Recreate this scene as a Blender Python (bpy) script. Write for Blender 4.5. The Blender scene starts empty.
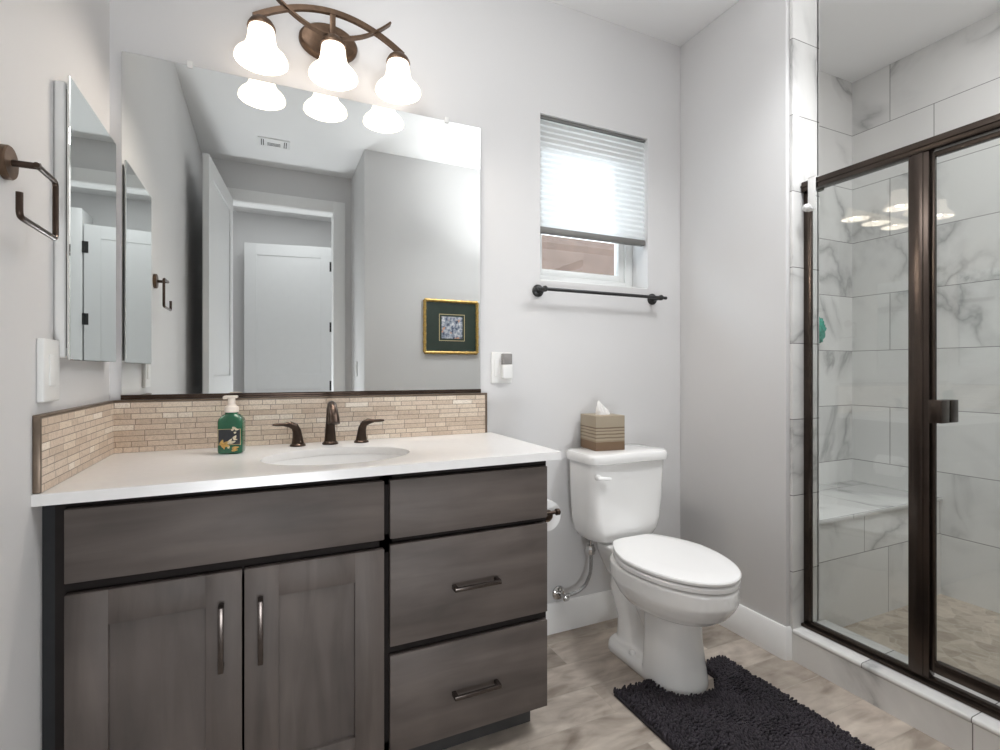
import bpy, bmesh, math, random
from mathutils import Vector, Matrix, noise
random.seed(7)
C = bpy.context.scene.collection
SC = bpy.context.scene
PI = math.pi

# ------------------------------------------------------------------ camera, world, lights, exposure
cam = bpy.data.cameras.new('camera'); cam_o = bpy.data.objects.new('camera', cam); C.objects.link(cam_o)
cam_o.location = (0.4305, -1.91, 1.14)
cam_o.rotation_euler = (PI / 2, 0, -0.4313)
cam.sensor_width = 36; cam.lens = 36 * 507.2 / 1000; cam.shift_y = -0.0049
cam.clip_start = 0.02
SC.camera = cam_o
SC.view_settings.view_transform = 'Standard'; SC.view_settings.look = 'None'
SC.view_settings.gamma = 1; SC.view_settings.use_curve_mapping = False
SC.view_settings.exposure = 0.72
SC.cycles.use_denoising = True
SC.cycles.max_bounces = 12; SC.cycles.diffuse_bounces = 6; SC.cycles.glossy_bounces = 6
SC.cycles.transmission_bounces = 8; SC.cycles.transparent_max_bounces = 12
SC.cycles.sample_clamp_indirect = 6; SC.cycles.caustics_reflective = False

w = bpy.data.worlds.new('sky'); SC.world = w; w.use_nodes = True
bg = w.node_tree.nodes['Background']; bg.inputs['Color'].default_value = (0.86, 0.93, 1.0, 1); bg.inputs['Strength'].default_value = 3.7

def area(name, loc, rot, sx, sy, power, col=(1, 1, 1), spread=180):
    l = bpy.data.lights.new(name, 'AREA'); l.shape = 'RECTANGLE'; l.size = sx; l.size_y = sy
    l.energy = power; l.color = col; l.spread = math.radians(spread)
    o = bpy.data.objects.new(name, l); C.objects.link(o); o.location = loc; o.rotation_euler = rot
    return o
def globe(name, loc, r, power, col=(1, 1, 1)):
    l = bpy.data.lights.new(name, 'POINT'); l.shadow_soft_size = r; l.energy = power; l.color = col
    o = bpy.data.objects.new(name, l); C.objects.link(o); o.location = loc
    return o
area('ceiling_bounce_fill', (1.98, -1.40, 1.70), (PI, 0, 0), 0.3, 0.3, 5, (0.97, 0.985, 1.0), 100)  # unseen lamp, added to bounce soft fill off the ceiling
o = area('low_right_fill', (2.08, -1.12, 2.72), (0, 0, 0), 0.35, 0.35, 6.5, (0.97, 0.985, 1.0), 115)  # added fill without a fixture, brightens floor, toilet and curb
o.rotation_euler = (Vector((1.65, -0.85, 0.0)) - o.location).to_track_quat('-Z', 'Y').to_euler()
o = area('right_wall_fill', (0.40, -0.66, 2.68), (0, 0, 0), 0.35, 0.3, 3.2, (1.0, 0.99, 0.98), 130)  # unseen fill, added to light the right wall from across the room
o.rotation_euler = (Vector((2.2, -0.35, 1.3)) - o.location).to_track_quat('-Z', 'Y').to_euler()
area('shower_fill', (2.93, -1.35, 2.735), (0, 0, 0), 0.3, 0.3, 5, (1.0, 1.0, 1.0))  # unseen lamp added to brighten the shower interior
# unseen low panel in the hall, added as fill through the open doorway
area('low_hall_fill', (0.54, -3.15, 0.20), (math.radians(90 + 42), 0, math.radians(-10)), 0.72, 0.36, 12.5, (0.93, 0.965, 1.0), 130)
area('hall_fill', (0.6, -3.1, 2.735), (0, 0, 0), 0.9, 0.6, 3.5, (0.97, 0.99, 1.0))  # added lamp, out of view, lifts the hall behind the doorway

# ------------------------------------------------------------------ materials
def nd(nt, t, **kw):
    n = nt.nodes.new(t)
    for k, v in kw.items():
        setattr(n, k, v)
    return n
def mat(name, col, rough=0.5, metal=0.0, spec=0.5, var=0.03, scale=20, bump=0.0, bscale=200, coat=0.0, sheen=0.0):
    """plain procedural material: base colour with a faint noise variation and optional noise bump"""
    m = bpy.data.materials.new(name); m.use_nodes = True
    nt = m.node_tree; b = nt.nodes['Principled BSDF']
    b.inputs['Roughness'].default_value = rough; b.inputs['Metallic'].default_value = metal
    b.inputs['Specular IOR Level'].default_value = spec
    b.inputs['Coat Weight'].default_value = coat
    if coat: b.inputs['Coat Roughness'].default_value = 0.08
    tc = nd(nt, 'ShaderNodeTexCoord'); nz = nd(nt, 'ShaderNodeTexNoise'); nz.inputs['Scale'].default_value = scale
    nz.inputs['Detail'].default_value = 4
    nt.links.new(tc.outputs['Object'], nz.inputs['Vector'])
    r = nd(nt, 'ShaderNodeValToRGB')
    r.color_ramp.elements[0].position = 0.3; r.color_ramp.elements[1].position = 0.7
    r.color_ramp.elements[0].color = tuple(c * (1 - var) for c in col) + (1,)
    r.color_ramp.elements[1].color = tuple(min(1, c * (1 + var)) for c in col) + (1,)
    nt.links.new(nz.outputs['Fac'], r.inputs['Fac']); nt.links.new(r.outputs['Color'], b.inputs['Base Color'])
    if bump:
        n2 = nd(nt, 'ShaderNodeTexNoise'); n2.inputs['Scale'].default_value = bscale
        nt.links.new(tc.outputs['Object'], n2.inputs['Vector'])
        bp = nd(nt, 'ShaderNodeBump'); bp.inputs['Strength'].default_value = bump; bp.inputs['Distance'].default_value = 0.002
        nt.links.new(n2.outputs['Fac'], bp.inputs['Height']); nt.links.new(bp.outputs['Normal'], b.inputs['Normal'])
    return m

def math_n(nt, op, a, b=None):
    n = nd(nt, 'ShaderNodeMath', operation=op)
    for i, v in enumerate((a, b)):
        if v is None: continue
        if isinstance(v, (int, float)): n.inputs[i].default_value = v
        else: nt.links.new(v, n.inputs[i])
    return n.outputs[0]
def mixc(nt, fac, a, b, blend='MIX'):
    n = nd(nt, 'ShaderNodeMix', data_type='RGBA', blend_type=blend)
    for s, v in ((n.inputs[0], fac), (n.inputs[6], a), (n.inputs[7], b)):
        if isinstance(v, (int, float)): s.default_value = v
        elif isinstance(v, tuple): s.default_value = v if len(v) == 4 else v + (1,)
        else: nt.links.new(v, s)
    return n.outputs[2]
def world_uv(nt, u, v, du=0.0, dv=0.0, flip=False):
    """(u axis, v axis, 0) vector in metres of the room, from position"""
    g = nd(nt, 'ShaderNodeNewGeometry'); s = nd(nt, 'ShaderNodeSeparateXYZ'); nt.links.new(g.outputs['Position'], s.inputs[0])
    c = nd(nt, 'ShaderNodeCombineXYZ')
    nt.links.new(math_n(nt, 'ADD', s.outputs[u], du), c.inputs[0]); nt.links.new(math_n(nt, 'ADD', s.outputs[v], dv), c.inputs[1])
    return c.outputs[0], g.outputs['Position']
def brick(nt, vec, bw, rh, mortar, offset=0.5, freq=2, c1=(0, 0, 0, 1), c2=(1, 1, 1, 1), mc=(0.5, 0.5, 0.5, 1), bias=0.0, smooth=0.1):
    b = nd(nt, 'ShaderNodeTexBrick'); b.offset = offset; b.offset_frequency = freq; b.squash = 1
    b.inputs['Scale'].default_value = 1; b.inputs['Brick Width'].default_value = bw; b.inputs['Row Height'].default_value = rh
    b.inputs['Mortar Size'].default_value = mortar; b.inputs['Mortar Smooth'].default_value = smooth; b.inputs['Bias'].default_value = bias
    b.inputs['Color1'].default_value = c1; b.inputs['Color2'].default_value = c2; b.inputs['Mortar'].default_value = mc
    nt.links.new(vec, b.inputs['Vector'])
    return b

def marble(name, u, v, bw=0.6, rh=0.3, du=0.0, dv=0.0, offset=0.5, mortar=0.0016, rough=0.16):
    """large white marble-look tile with grey veins that change from tile to tile"""
    m = bpy.data.materials.new(name); m.use_nodes = True; nt = m.node_tree; p = nt.nodes['Principled BSDF']
    vec, pos = world_uv(nt, u, v, du, dv)
    b = brick(nt, vec, bw, rh, mortar, offset)
    # tile-random offset pushes the vein pattern elsewhere on each tile
    vs = nd(nt, 'ShaderNodeVectorMath', operation='SCALE'); nt.links.new(b.outputs['Color'], vs.inputs[0]); vs.inputs['Scale'].default_value = 7.0
    va = nd(nt, 'ShaderNodeVectorMath', operation='ADD'); nt.links.new(pos, va.inputs[0]); nt.links.new(vs.outputs[0], va.inputs[1])
    mp = nd(nt, 'ShaderNodeMapping'); mp.inputs['Rotation'].default_value = (0.6, 0.35, 0.75); nt.links.new(va.outputs[0], mp.inputs[0])
    n1 = nd(nt, 'ShaderNodeTexNoise'); n1.inputs['Scale'].default_value = 1.1; n1.inputs['Detail'].default_value = 10; n1.inputs['Distortion'].default_value = 0.9
    nt.links.new(mp.outputs[0], n1.inputs['Vector'])
    d = math_n(nt, 'ABSOLUTE', math_n(nt, 'SUBTRACT', n1.outputs['Fac'], 0.5))
    r1 = nd(nt, 'ShaderNodeValToRGB'); e = r1.color_ramp.elements
    e[0].position = 0.0; e[0].color = (1, 1, 1, 1); e[1].position = 0.07; e[1].color = (0, 0, 0, 1)
    x = r1.color_ramp.elements.new(0.005); x.color = (0.7, 0.7, 0.7, 1)
    x = r1.color_ramp.elements.new(0.022); x.color = (0.3, 0.3, 0.3, 1)
    nt.links.new(d, r1.inputs['Fac'])
    n2 = nd(nt, 'ShaderNodeTexNoise'); n2.inputs['Scale'].default_value = 2.6; n2.inputs['Detail'].default_value = 2
    nt.links.new(mp.outputs[0], n2.inputs['Vector'])
    r2 = nd(nt, 'ShaderNodeValToRGB'); r2.color_ramp.elements[0].position = 0.42; r2.color_ramp.elements[1].position = 0.58
    nt.links.new(n2.outputs['Fac'], r2.inputs['Fac'])
    vein = math_n(nt, 'MULTIPLY', r1.outputs['Color'], r2.outputs['Color'])
    n3 = nd(nt, 'ShaderNodeTexNoise'); n3.inputs['Scale'].default_value = 2.0; nt.links.new(mp.outputs[0], n3.inputs['Vector'])
    base = mixc(nt, n3.outputs['Fac'], (0.71, 0.705, 0.69), (0.79, 0.785, 0.775))
    col = mixc(nt, math_n(nt, 'MULTIPLY', vein, 0.8), base, (0.30, 0.30, 0.30))
    col = mixc(nt, b.outputs['Fac'], col, (0.20, 0.195, 0.19))
    nt.links.new(col, p.inputs['Base Color']); p.inputs['Roughness'].default_value = rough
    bp = nd(nt, 'ShaderNodeBump', invert=True); bp.inputs['Strength'].default_value = 0.4; bp.inputs['Distance'].default_value = 0.001
    nt.links.new(b.outputs['Fac'], bp.inputs['Height']); nt.links.new(bp.outputs['Normal'], p.inputs['Normal'])
    return m

def plank_floor():
    m = bpy.data.materials.new('wood_look_tile'); m.use_nodes = True; nt = m.node_tree; p = nt.nodes['Principled BSDF']
    vec, pos = world_uv(nt, 0, 1, 0.35, 0.08)
    b = brick(nt, vec, 0.92, 0.152, 0.0014, 0.37, 2)
    vs = nd(nt, 'ShaderNodeVectorMath', operation='SCALE'); nt.links.new(b.outputs['Color'], vs.inputs[0]); vs.inputs['Scale'].default_value = 9.0
    va = nd(nt, 'ShaderNodeVectorMath', operation='ADD'); nt.links.new(pos, va.inputs[0]); nt.links.new(vs.outputs[0], va.inputs[1])
    mp = nd(nt, 'ShaderNodeMapping'); mp.inputs['Scale'].default_value = (2.6, 9, 1); nt.links.new(va.outputs[0], mp.inputs[0])
    n1 = nd(nt, 'ShaderNodeTexNoise'); n1.inputs['Scale'].default_value = 2.4; n1.inputs['Detail'].default_value = 10; n1.inputs['Distortion'].default_value = 0.6
    nt.links.new(mp.outputs[0], n1.inputs['Vector'])
    mp2 = nd(nt, 'ShaderNodeMapping'); mp2.inputs['Scale'].default_value = (2.0, 3.6, 1); nt.links.new(va.outputs[0], mp2.inputs[0])
    n2 = nd(nt, 'ShaderNodeTexNoise'); n2.inputs['Scale'].default_value = 2.2; n2.inputs['Detail'].default_value = 5; n2.inputs['Distortion'].default_value = 1.2
    nt.links.new(mp2.outputs[0], n2.inputs['Vector'])
    r = nd(nt, 'ShaderNodeValToRGB'); e = r.color_ramp.elements
    e[0].position = 0.3; e[0].color = (0.22, 0.177, 0.138, 1); e[1].position = 0.70; e[1].color = (0.68, 0.605, 0.52, 1)
    x = r.color_ramp.elements.new(0.5); x.color = (0.47, 0.405, 0.345, 1)
    f = math_n(nt, 'ADD', math_n(nt, 'MULTIPLY', n1.outputs['Fac'], 0.45), math_n(nt, 'MULTIPLY', n2.outputs['Fac'], 0.55))
    nt.links.new(f, r.inputs['Fac'])
    tone = mixc(nt, b.outputs['Color'], (0.72, 0.71, 0.70), (1.10, 1.10, 1.11))
    col = mixc(nt, 1.0, r.outputs['Color'], tone, 'MULTIPLY')
    col = mixc(nt, b.outputs['Fac'], col, (0.42, 0.37, 0.31))
    nt.links.new(col, p.inputs['Base Color']); p.inputs['Roughness'].default_value = 0.42
    bp = nd(nt, 'ShaderNodeBump', invert=True); bp.inputs['Strength'].default_value = 0.5; bp.inputs['Distance'].default_value = 0.001
    nt.links.new(b.outputs['Fac'], bp.inputs['Height']); nt.links.new(bp.outputs['Normal'], p.inputs['Normal'])
    return m

def strip_mosaic(name, u, v):
    """thin beige stone strips in running rows, some paler, some veined"""
    m = bpy.data.materials.new(name); m.use_nodes = True; nt = m.node_tree; p = nt.nodes['Principled BSDF']
    vec, pos = world_uv(nt, u, v, 0.02, -0.885)
    # per-row shift so that joints look random
    s = nd(nt, 'ShaderNodeSeparateXYZ'); nt.links.new(vec, s.inputs[0])
    row = math_n(nt, 'FLOOR', math_n(nt, 'DIVIDE', s.outputs[1], 0.0172))
    wn = nd(nt, 'ShaderNodeTexWhiteNoise', noise_dimensions='1D'); nt.links.new(row, wn.inputs['W'])
    c = nd(nt, 'ShaderNodeCombineXYZ'); nt.links.new(math_n(nt, 'ADD', s.outputs[0], math_n(nt, 'MULTIPLY', wn.outputs['Value'], 0.9)), c.inputs[0]); nt.links.new(s.outputs[1], c.inputs[1])
    b = brick(nt, c.outputs[0], 0.082, 0.0172, 0.0010, 0.0, 1)
    b2 = brick(nt, c.outputs[0], 0.205, 0.0172, 0.0010, 0.0, 1)
    mort = math_n(nt, 'MAXIMUM', b.outputs['Fac'], b2.outputs['Fac'])
    r = nd(nt, 'ShaderNodeValToRGB'); e = r.color_ramp.elements; r.color_ramp.interpolation = 'CONSTANT'
    e[0].position = 0.0; e[0].color = (0.66, 0.54, 0.43, 1); e[1].position = 0.35; e[1].color = (0.74, 0.62, 0.51, 1)
    for q, cc in ((0.6, (0.80, 0.69, 0.57, 1)), (0.82, (0.90, 0.82, 0.72, 1))):
        x = r.color_ramp.elements.new(q); x.color = cc
    mixr = math_n(nt, 'ADD', math_n(nt, 'MULTIPLY', b.outputs['Color'], 0.6), math_n(nt, 'MULTIPLY', b2.outputs['Color'], 0.4))
    nt.links.new(mixr, r.inputs['Fac'])
    nz = nd(nt, 'ShaderNodeTexNoise'); nz.inputs['Scale'].default_value = 55; nz.inputs['Detail'].default_value = 5; nz.inputs['Distortion'].default_value = 2
    nt.links.new(pos, nz.inputs['Vector'])
    d = math_n(nt, 'ABSOLUTE', math_n(nt, 'SUBTRACT', nz.outputs['Fac'], 0.5))
    rr = nd(nt, 'ShaderNodeValToRGB'); rr.color_ramp.elements[0].color = (0.8, 0.78, 0.76, 1); rr.color_ramp.elements[1].position = 0.06
    nt.links.new(d, rr.inputs['Fac'])
    col = mixc(nt, 1.0, r.outputs['Color'], rr.outputs['Color'], 'MULTIPLY')
    col = mixc(nt, mort, col, (0.27, 0.205, 0.155))
    nt.links.new(col, p.inputs['Base Color']); p.inputs['Roughness'].default_value = 0.38
    bp = nd(nt, 'ShaderNodeBump', invert=True); bp.inputs['Strength'].default_value = 0.5; bp.inputs['Distance'].default_value = 0.001
    nt.links.new(mort, bp.inputs['Height']); nt.links.new(bp.outputs['Normal'], p.inputs['Normal'])
    return m

def stain_wood(name, along):
    """grey-brown stained maple, grain along the given axis"""
    m = bpy.data.materials.new(name); m.use_nodes = True; nt = m.node_tree; p = nt.nodes['Principled BSDF']
    g = nd(nt, 'ShaderNodeNewGeometry')
    mp = nd(nt, 'ShaderNodeMapping'); sc = [9, 9, 9]; sc[along] = 1.1; mp.inputs['Scale'].default_value = sc
    nt.links.new(g.outputs['Position'], mp.inputs[0])
    n1 = nd(nt, 'ShaderNodeTexNoise'); n1.inputs['Scale'].default_value = 2.2; n1.inputs['Detail'].default_value = 7; n1.inputs['Distortion'].default_value = 0.5
    nt.links.new(mp.outputs[0], n1.inputs['Vector'])
    n2 = nd(nt, 'ShaderNodeTexNoise'); n2.inputs['Scale'].default_value = 3.5; n2.inputs['Detail'].default_value = 3
    nt.links.new(g.outputs['Position'], n2.inputs['Vector'])
    f = math_n(nt, 'ADD', math_n(nt, 'MULTIPLY', n1.outputs['Fac'], 0.55), math_n(nt, 'MULTIPLY', n2.outputs['Fac'], 0.45))
    r = nd(nt, 'ShaderNodeValToRGB'); e = r.color_ramp.elements
    e[0].position = 0.34; e[0].color = (0.058, 0.047, 0.042, 1); e[1].position = 0.68; e[1].color = (0.138, 0.113, 0.101, 1)
    nt.links.new(f, r.inputs['Fac']); nt.links.new(r.outputs['Color'], p.inputs['Base Color'])
    p.inputs['Roughness'].default_value = 0.55; p.inputs['Specular IOR Level'].default_value = 0.45
    p.inputs['Coat Weight'].default_value = 0.0; p.inputs['Coat Roughness'].default_value = 0.32
    return m

def thin_glass(name, tint=(0.97, 0.985, 0.98), refl=1.0):
    """flat pane: clear transmission with a fresnel reflection"""
    m = bpy.data.materials.new(name); m.use_nodes = True; nt = m.node_tree; nt.nodes.clear()
    out = nd(nt, 'ShaderNodeOutputMaterial'); t = nd(nt, 'ShaderNodeBsdfTransparent'); t.inputs[0].default_value = tint + (1,)
    g = nd(nt, 'ShaderNodeBsdfGlossy'); g.inputs['Roughness'].default_value = 0.0; g.inputs['Color'].default_value = (0.95, 0.95, 0.95, 1)
    gm = nd(nt, 'ShaderNodeNewGeometry'); dt = nd(nt, 'ShaderNodeVectorMath', operation='DOT_PRODUCT')
    nt.links.new(gm.outputs['Normal'], dt.inputs[0]); nt.links.new(gm.outputs['Incoming'], dt.inputs[1])
    sch = math_n(nt, 'POWER', math_n(nt, 'SUBTRACT', 1.0, math_n(nt, 'ABSOLUTE', dt.outputs['Value'])), 5.0)   # same from both faces
    mx = nd(nt, 'ShaderNodeMixShader'); nt.links.new(math_n(nt, 'ADD', 0.045 * refl, math_n(nt, 'MULTIPLY', sch, 0.955 * refl)), mx.inputs[0])
    nt.links.new(t.outputs[0], mx.inputs[1]); nt.links.new(g.outputs[0], mx.inputs[2]); nt.links.new(mx.outputs[0], out.inputs[0])
    return m

def mirror_mat():
    m = bpy.data.materials.new('silvered_mirror'); m.use_nodes = True; nt = m.node_tree; nt.nodes.clear()
    out = nd(nt, 'ShaderNodeOutputMaterial'); g = nd(nt, 'ShaderNodeBsdfGlossy'); g.inputs['Roughness'].default_value = 0.0
    g.inputs['Color'].default_value = (0.91, 0.93, 0.92, 1); nt.links.new(g.outputs[0], out.inputs[0])
    return m

def shade_glass():
    """lit opal glass of the lamp shades (the lamp gives off light)"""
    m = bpy.data.materials.new('lit_opal_glass'); m.use_nodes = True; nt = m.node_tree; nt.nodes.clear()
    out = nd(nt, 'ShaderNodeOutputMaterial'); e = nd(nt, 'ShaderNodeEmission'); e.inputs['Color'].default_value = (1.0, 0.83, 0.66, 1)
    e.inputs['Strength'].default_value = 1.1
    d = nd(nt, 'ShaderNodeBsdfDiffuse'); d.inputs[0].default_value = (0.9, 0.88, 0.85, 1)
    a = nd(nt, 'ShaderNodeAddShader'); nt.links.new(e.outputs[0], a.inputs[0]); nt.links.new(d.outputs[0], a.inputs[1]); nt.links.new(a.outputs[0], out.inputs[0])
    return m

def blind_mat():
    m = bpy.data.materials.new('pleated_shade_fabric'); m.use_nodes = True; nt = m.node_tree; nt.nodes.clear()
    out = nd(nt, 'ShaderNodeOutputMaterial')
    d = nd(nt, 'ShaderNodeBsdfDiffuse'); d.inputs[0].default_value = (0.82, 0.82, 0.80, 1)
    t = nd(nt, 'ShaderNodeBsdfTranslucent'); t.inputs[0].default_value = (0.86, 0.87, 0.87, 1)
    tr = nd(nt, 'ShaderNodeBsdfTransparent')
    m1 = nd(nt, 'ShaderNodeMixShader'); m1.inputs[0].default_value = 0.55
    nt.links.new(d.outputs[0], m1.inputs[1]); nt.links.new(t.outputs[0], m1.inputs[2])
    m2 = nd(nt, 'ShaderNodeMixShader'); m2.inputs[0].default_value = 0.06
    nt.links.new(m1.outputs[0], m2.inputs[1]); nt.links.new(tr.outputs[0], m2.inputs[2]); nt.links.new(m2.outputs[0], out.inputs[0])
    return m

def pebble_floor():
    m = bpy.data.materials.new('stone_mosaic_floor'); m.use_nodes = True; nt = m.node_tree; p = nt.nodes['Principled BSDF']
    g = nd(nt, 'ShaderNodeNewGeometry')
    v = nd(nt, 'ShaderNodeTexVoronoi'); v.inputs['Scale'].default_value = 17; nt.links.new(g.outputs['Position'], v.inputs['Vector'])
    ve = nd(nt, 'ShaderNodeTexVoronoi', feature='DISTANCE_TO_EDGE'); ve.inputs['Scale'].default_value = 17; nt.links.new(g.outputs['Position'], ve.inputs['Vector'])
    nz = nd(nt, 'ShaderNodeTexNoise'); nz.inputs['Scale'].default_value = 14; nz.inputs['Detail'].default_value = 6; nz.inputs['Distortion'].default_value = 1.5
    nt.links.new(g.outputs['Position'], nz.inputs['Vector'])
    sx = nd(nt, 'ShaderNodeSeparateXYZ'); nt.links.new(v.outputs['Color'], sx.inputs[0])
    f = math_n(nt, 'ADD', math_n(nt, 'MULTIPLY', sx.outputs[0], 0.35), math_n(nt, 'MULTIPLY', nz.outputs['Fac'], 0.65))
    r = nd(nt, 'ShaderNodeValToRGB'); e = r.color_ramp.elements
    e[0].position = 0.25; e[0].color = (0.33, 0.275, 0.22, 1); e[1].position = 0.75; e[1].color = (0.56, 0.49, 0.41, 1)
    nt.links.new(f, r.inputs['Fac'])
    ed = nd(nt, 'ShaderNodeValToRGB'); ed.color_ramp.elements[0].position = 0.0; ed.color_ramp.elements[0].color = (1, 1, 1, 1)
    ed.color_ramp.elements[1].position = 0.05; ed.color_ramp.elements[1].color = (0, 0, 0, 1); nt.links.new(ve.outputs['Distance'], ed.inputs['Fac'])
    col = mixc(nt, math_n(nt, 'MULTIPLY', ed.outputs['Color'], 0.5), r.outputs['Color'], (0.58, 0.52, 0.45))
    nt.links.new(col, p.inputs['Base Color']); p.inputs['Roughness'].default_value = 0.45
    return m

def banded(name, stops, rough=0.6, wave=True):
    """colour bands by local height (tissue box)"""
    m = bpy.data.materials.new(name); m.use_nodes = True; nt = m.node_tree; p = nt.nodes['Principled BSDF']
    tc = nd(nt, 'ShaderNodeTexCoord'); s = nd(nt, 'ShaderNodeSeparateXYZ'); nt.links.new(tc.outputs['Object'], s.inputs[0])
    nz = nd(nt, 'ShaderNodeTexNoise'); nz.inputs['Scale'].default_value = 18; nt.links.new(tc.outputs['Object'], nz.inputs['Vector'])
    h = math_n(nt, 'ADD', math_n(nt, 'DIVIDE', s.outputs[2], 0.146), math_n(nt, 'MULTIPLY', math_n(nt, 'SUBTRACT', nz.outputs['Fac'], 0.5), 0.03))
    r = nd(nt, 'ShaderNodeValToRGB'); r.color_ramp.interpolation = 'CONSTANT'; e = r.color_ramp.elements
    e[0].position = stops[0][0]; e[0].color = stops[0][1] + (1,); e[1].position = stops[1][0]; e[1].color = stops[1][1] + (1,)
    for q, c in stops[2:]:
        x = r.color_ramp.elements.new(q); x.color = c + (1,)
    nt.links.new(h, r.inputs['Fac']); nt.links.new(r.outputs['Color'], p.inputs['Base Color']); p.inputs['Roughness'].default_value = rough
    return m

def photo_print():
    m = bpy.data.materials.new('blossom_print'); m.use_nodes = True; nt = m.node_tree; p = nt.nodes['Principled BSDF']
    tc = nd(nt, 'ShaderNodeTexCoord')
    v = nd(nt, 'ShaderNodeTexNoise'); v.inputs['Scale'].default_value = 38; v.inputs['Detail'].default_value = 6; nt.links.new(tc.outputs['Object'], v.inputs['Vector'])
    r = nd(nt, 'ShaderNodeValToRGB'); e = r.color_ramp.elements
    e[0].position = 0.36; e[0].color = (0.05, 0.07, 0.13, 1); e[1].position = 0.66; e[1].color = (0.8, 0.8, 0.82, 1)
    x = r.color_ramp.elements.new(0.5); x.color = (0.33, 0.37, 0.45, 1)
    nt.links.new(v.outputs['Fac'], r.inputs['Fac'])
    s = nd(nt, 'ShaderNodeTexNoise'); s.inputs['Scale'].default_value = 22; nt.links.new(tc.outputs['Object'], s.inputs['Vector'])
    r2 = nd(nt, 'ShaderNodeValToRGB'); r2.color_ramp.elements[0].position = 0.6; r2.color_ramp.elements[1].position = 0.66; nt.links.new(s.outputs['Fac'], r2.inputs['Fac'])
    nt.links.new(mixc(nt, r2.outputs['Color'], r.outputs['Color'], (0.75, 0.38, 0.22)), p.inputs['Base Color']); p.inputs['Roughness'].default_value = 0.4
    return m

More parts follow.
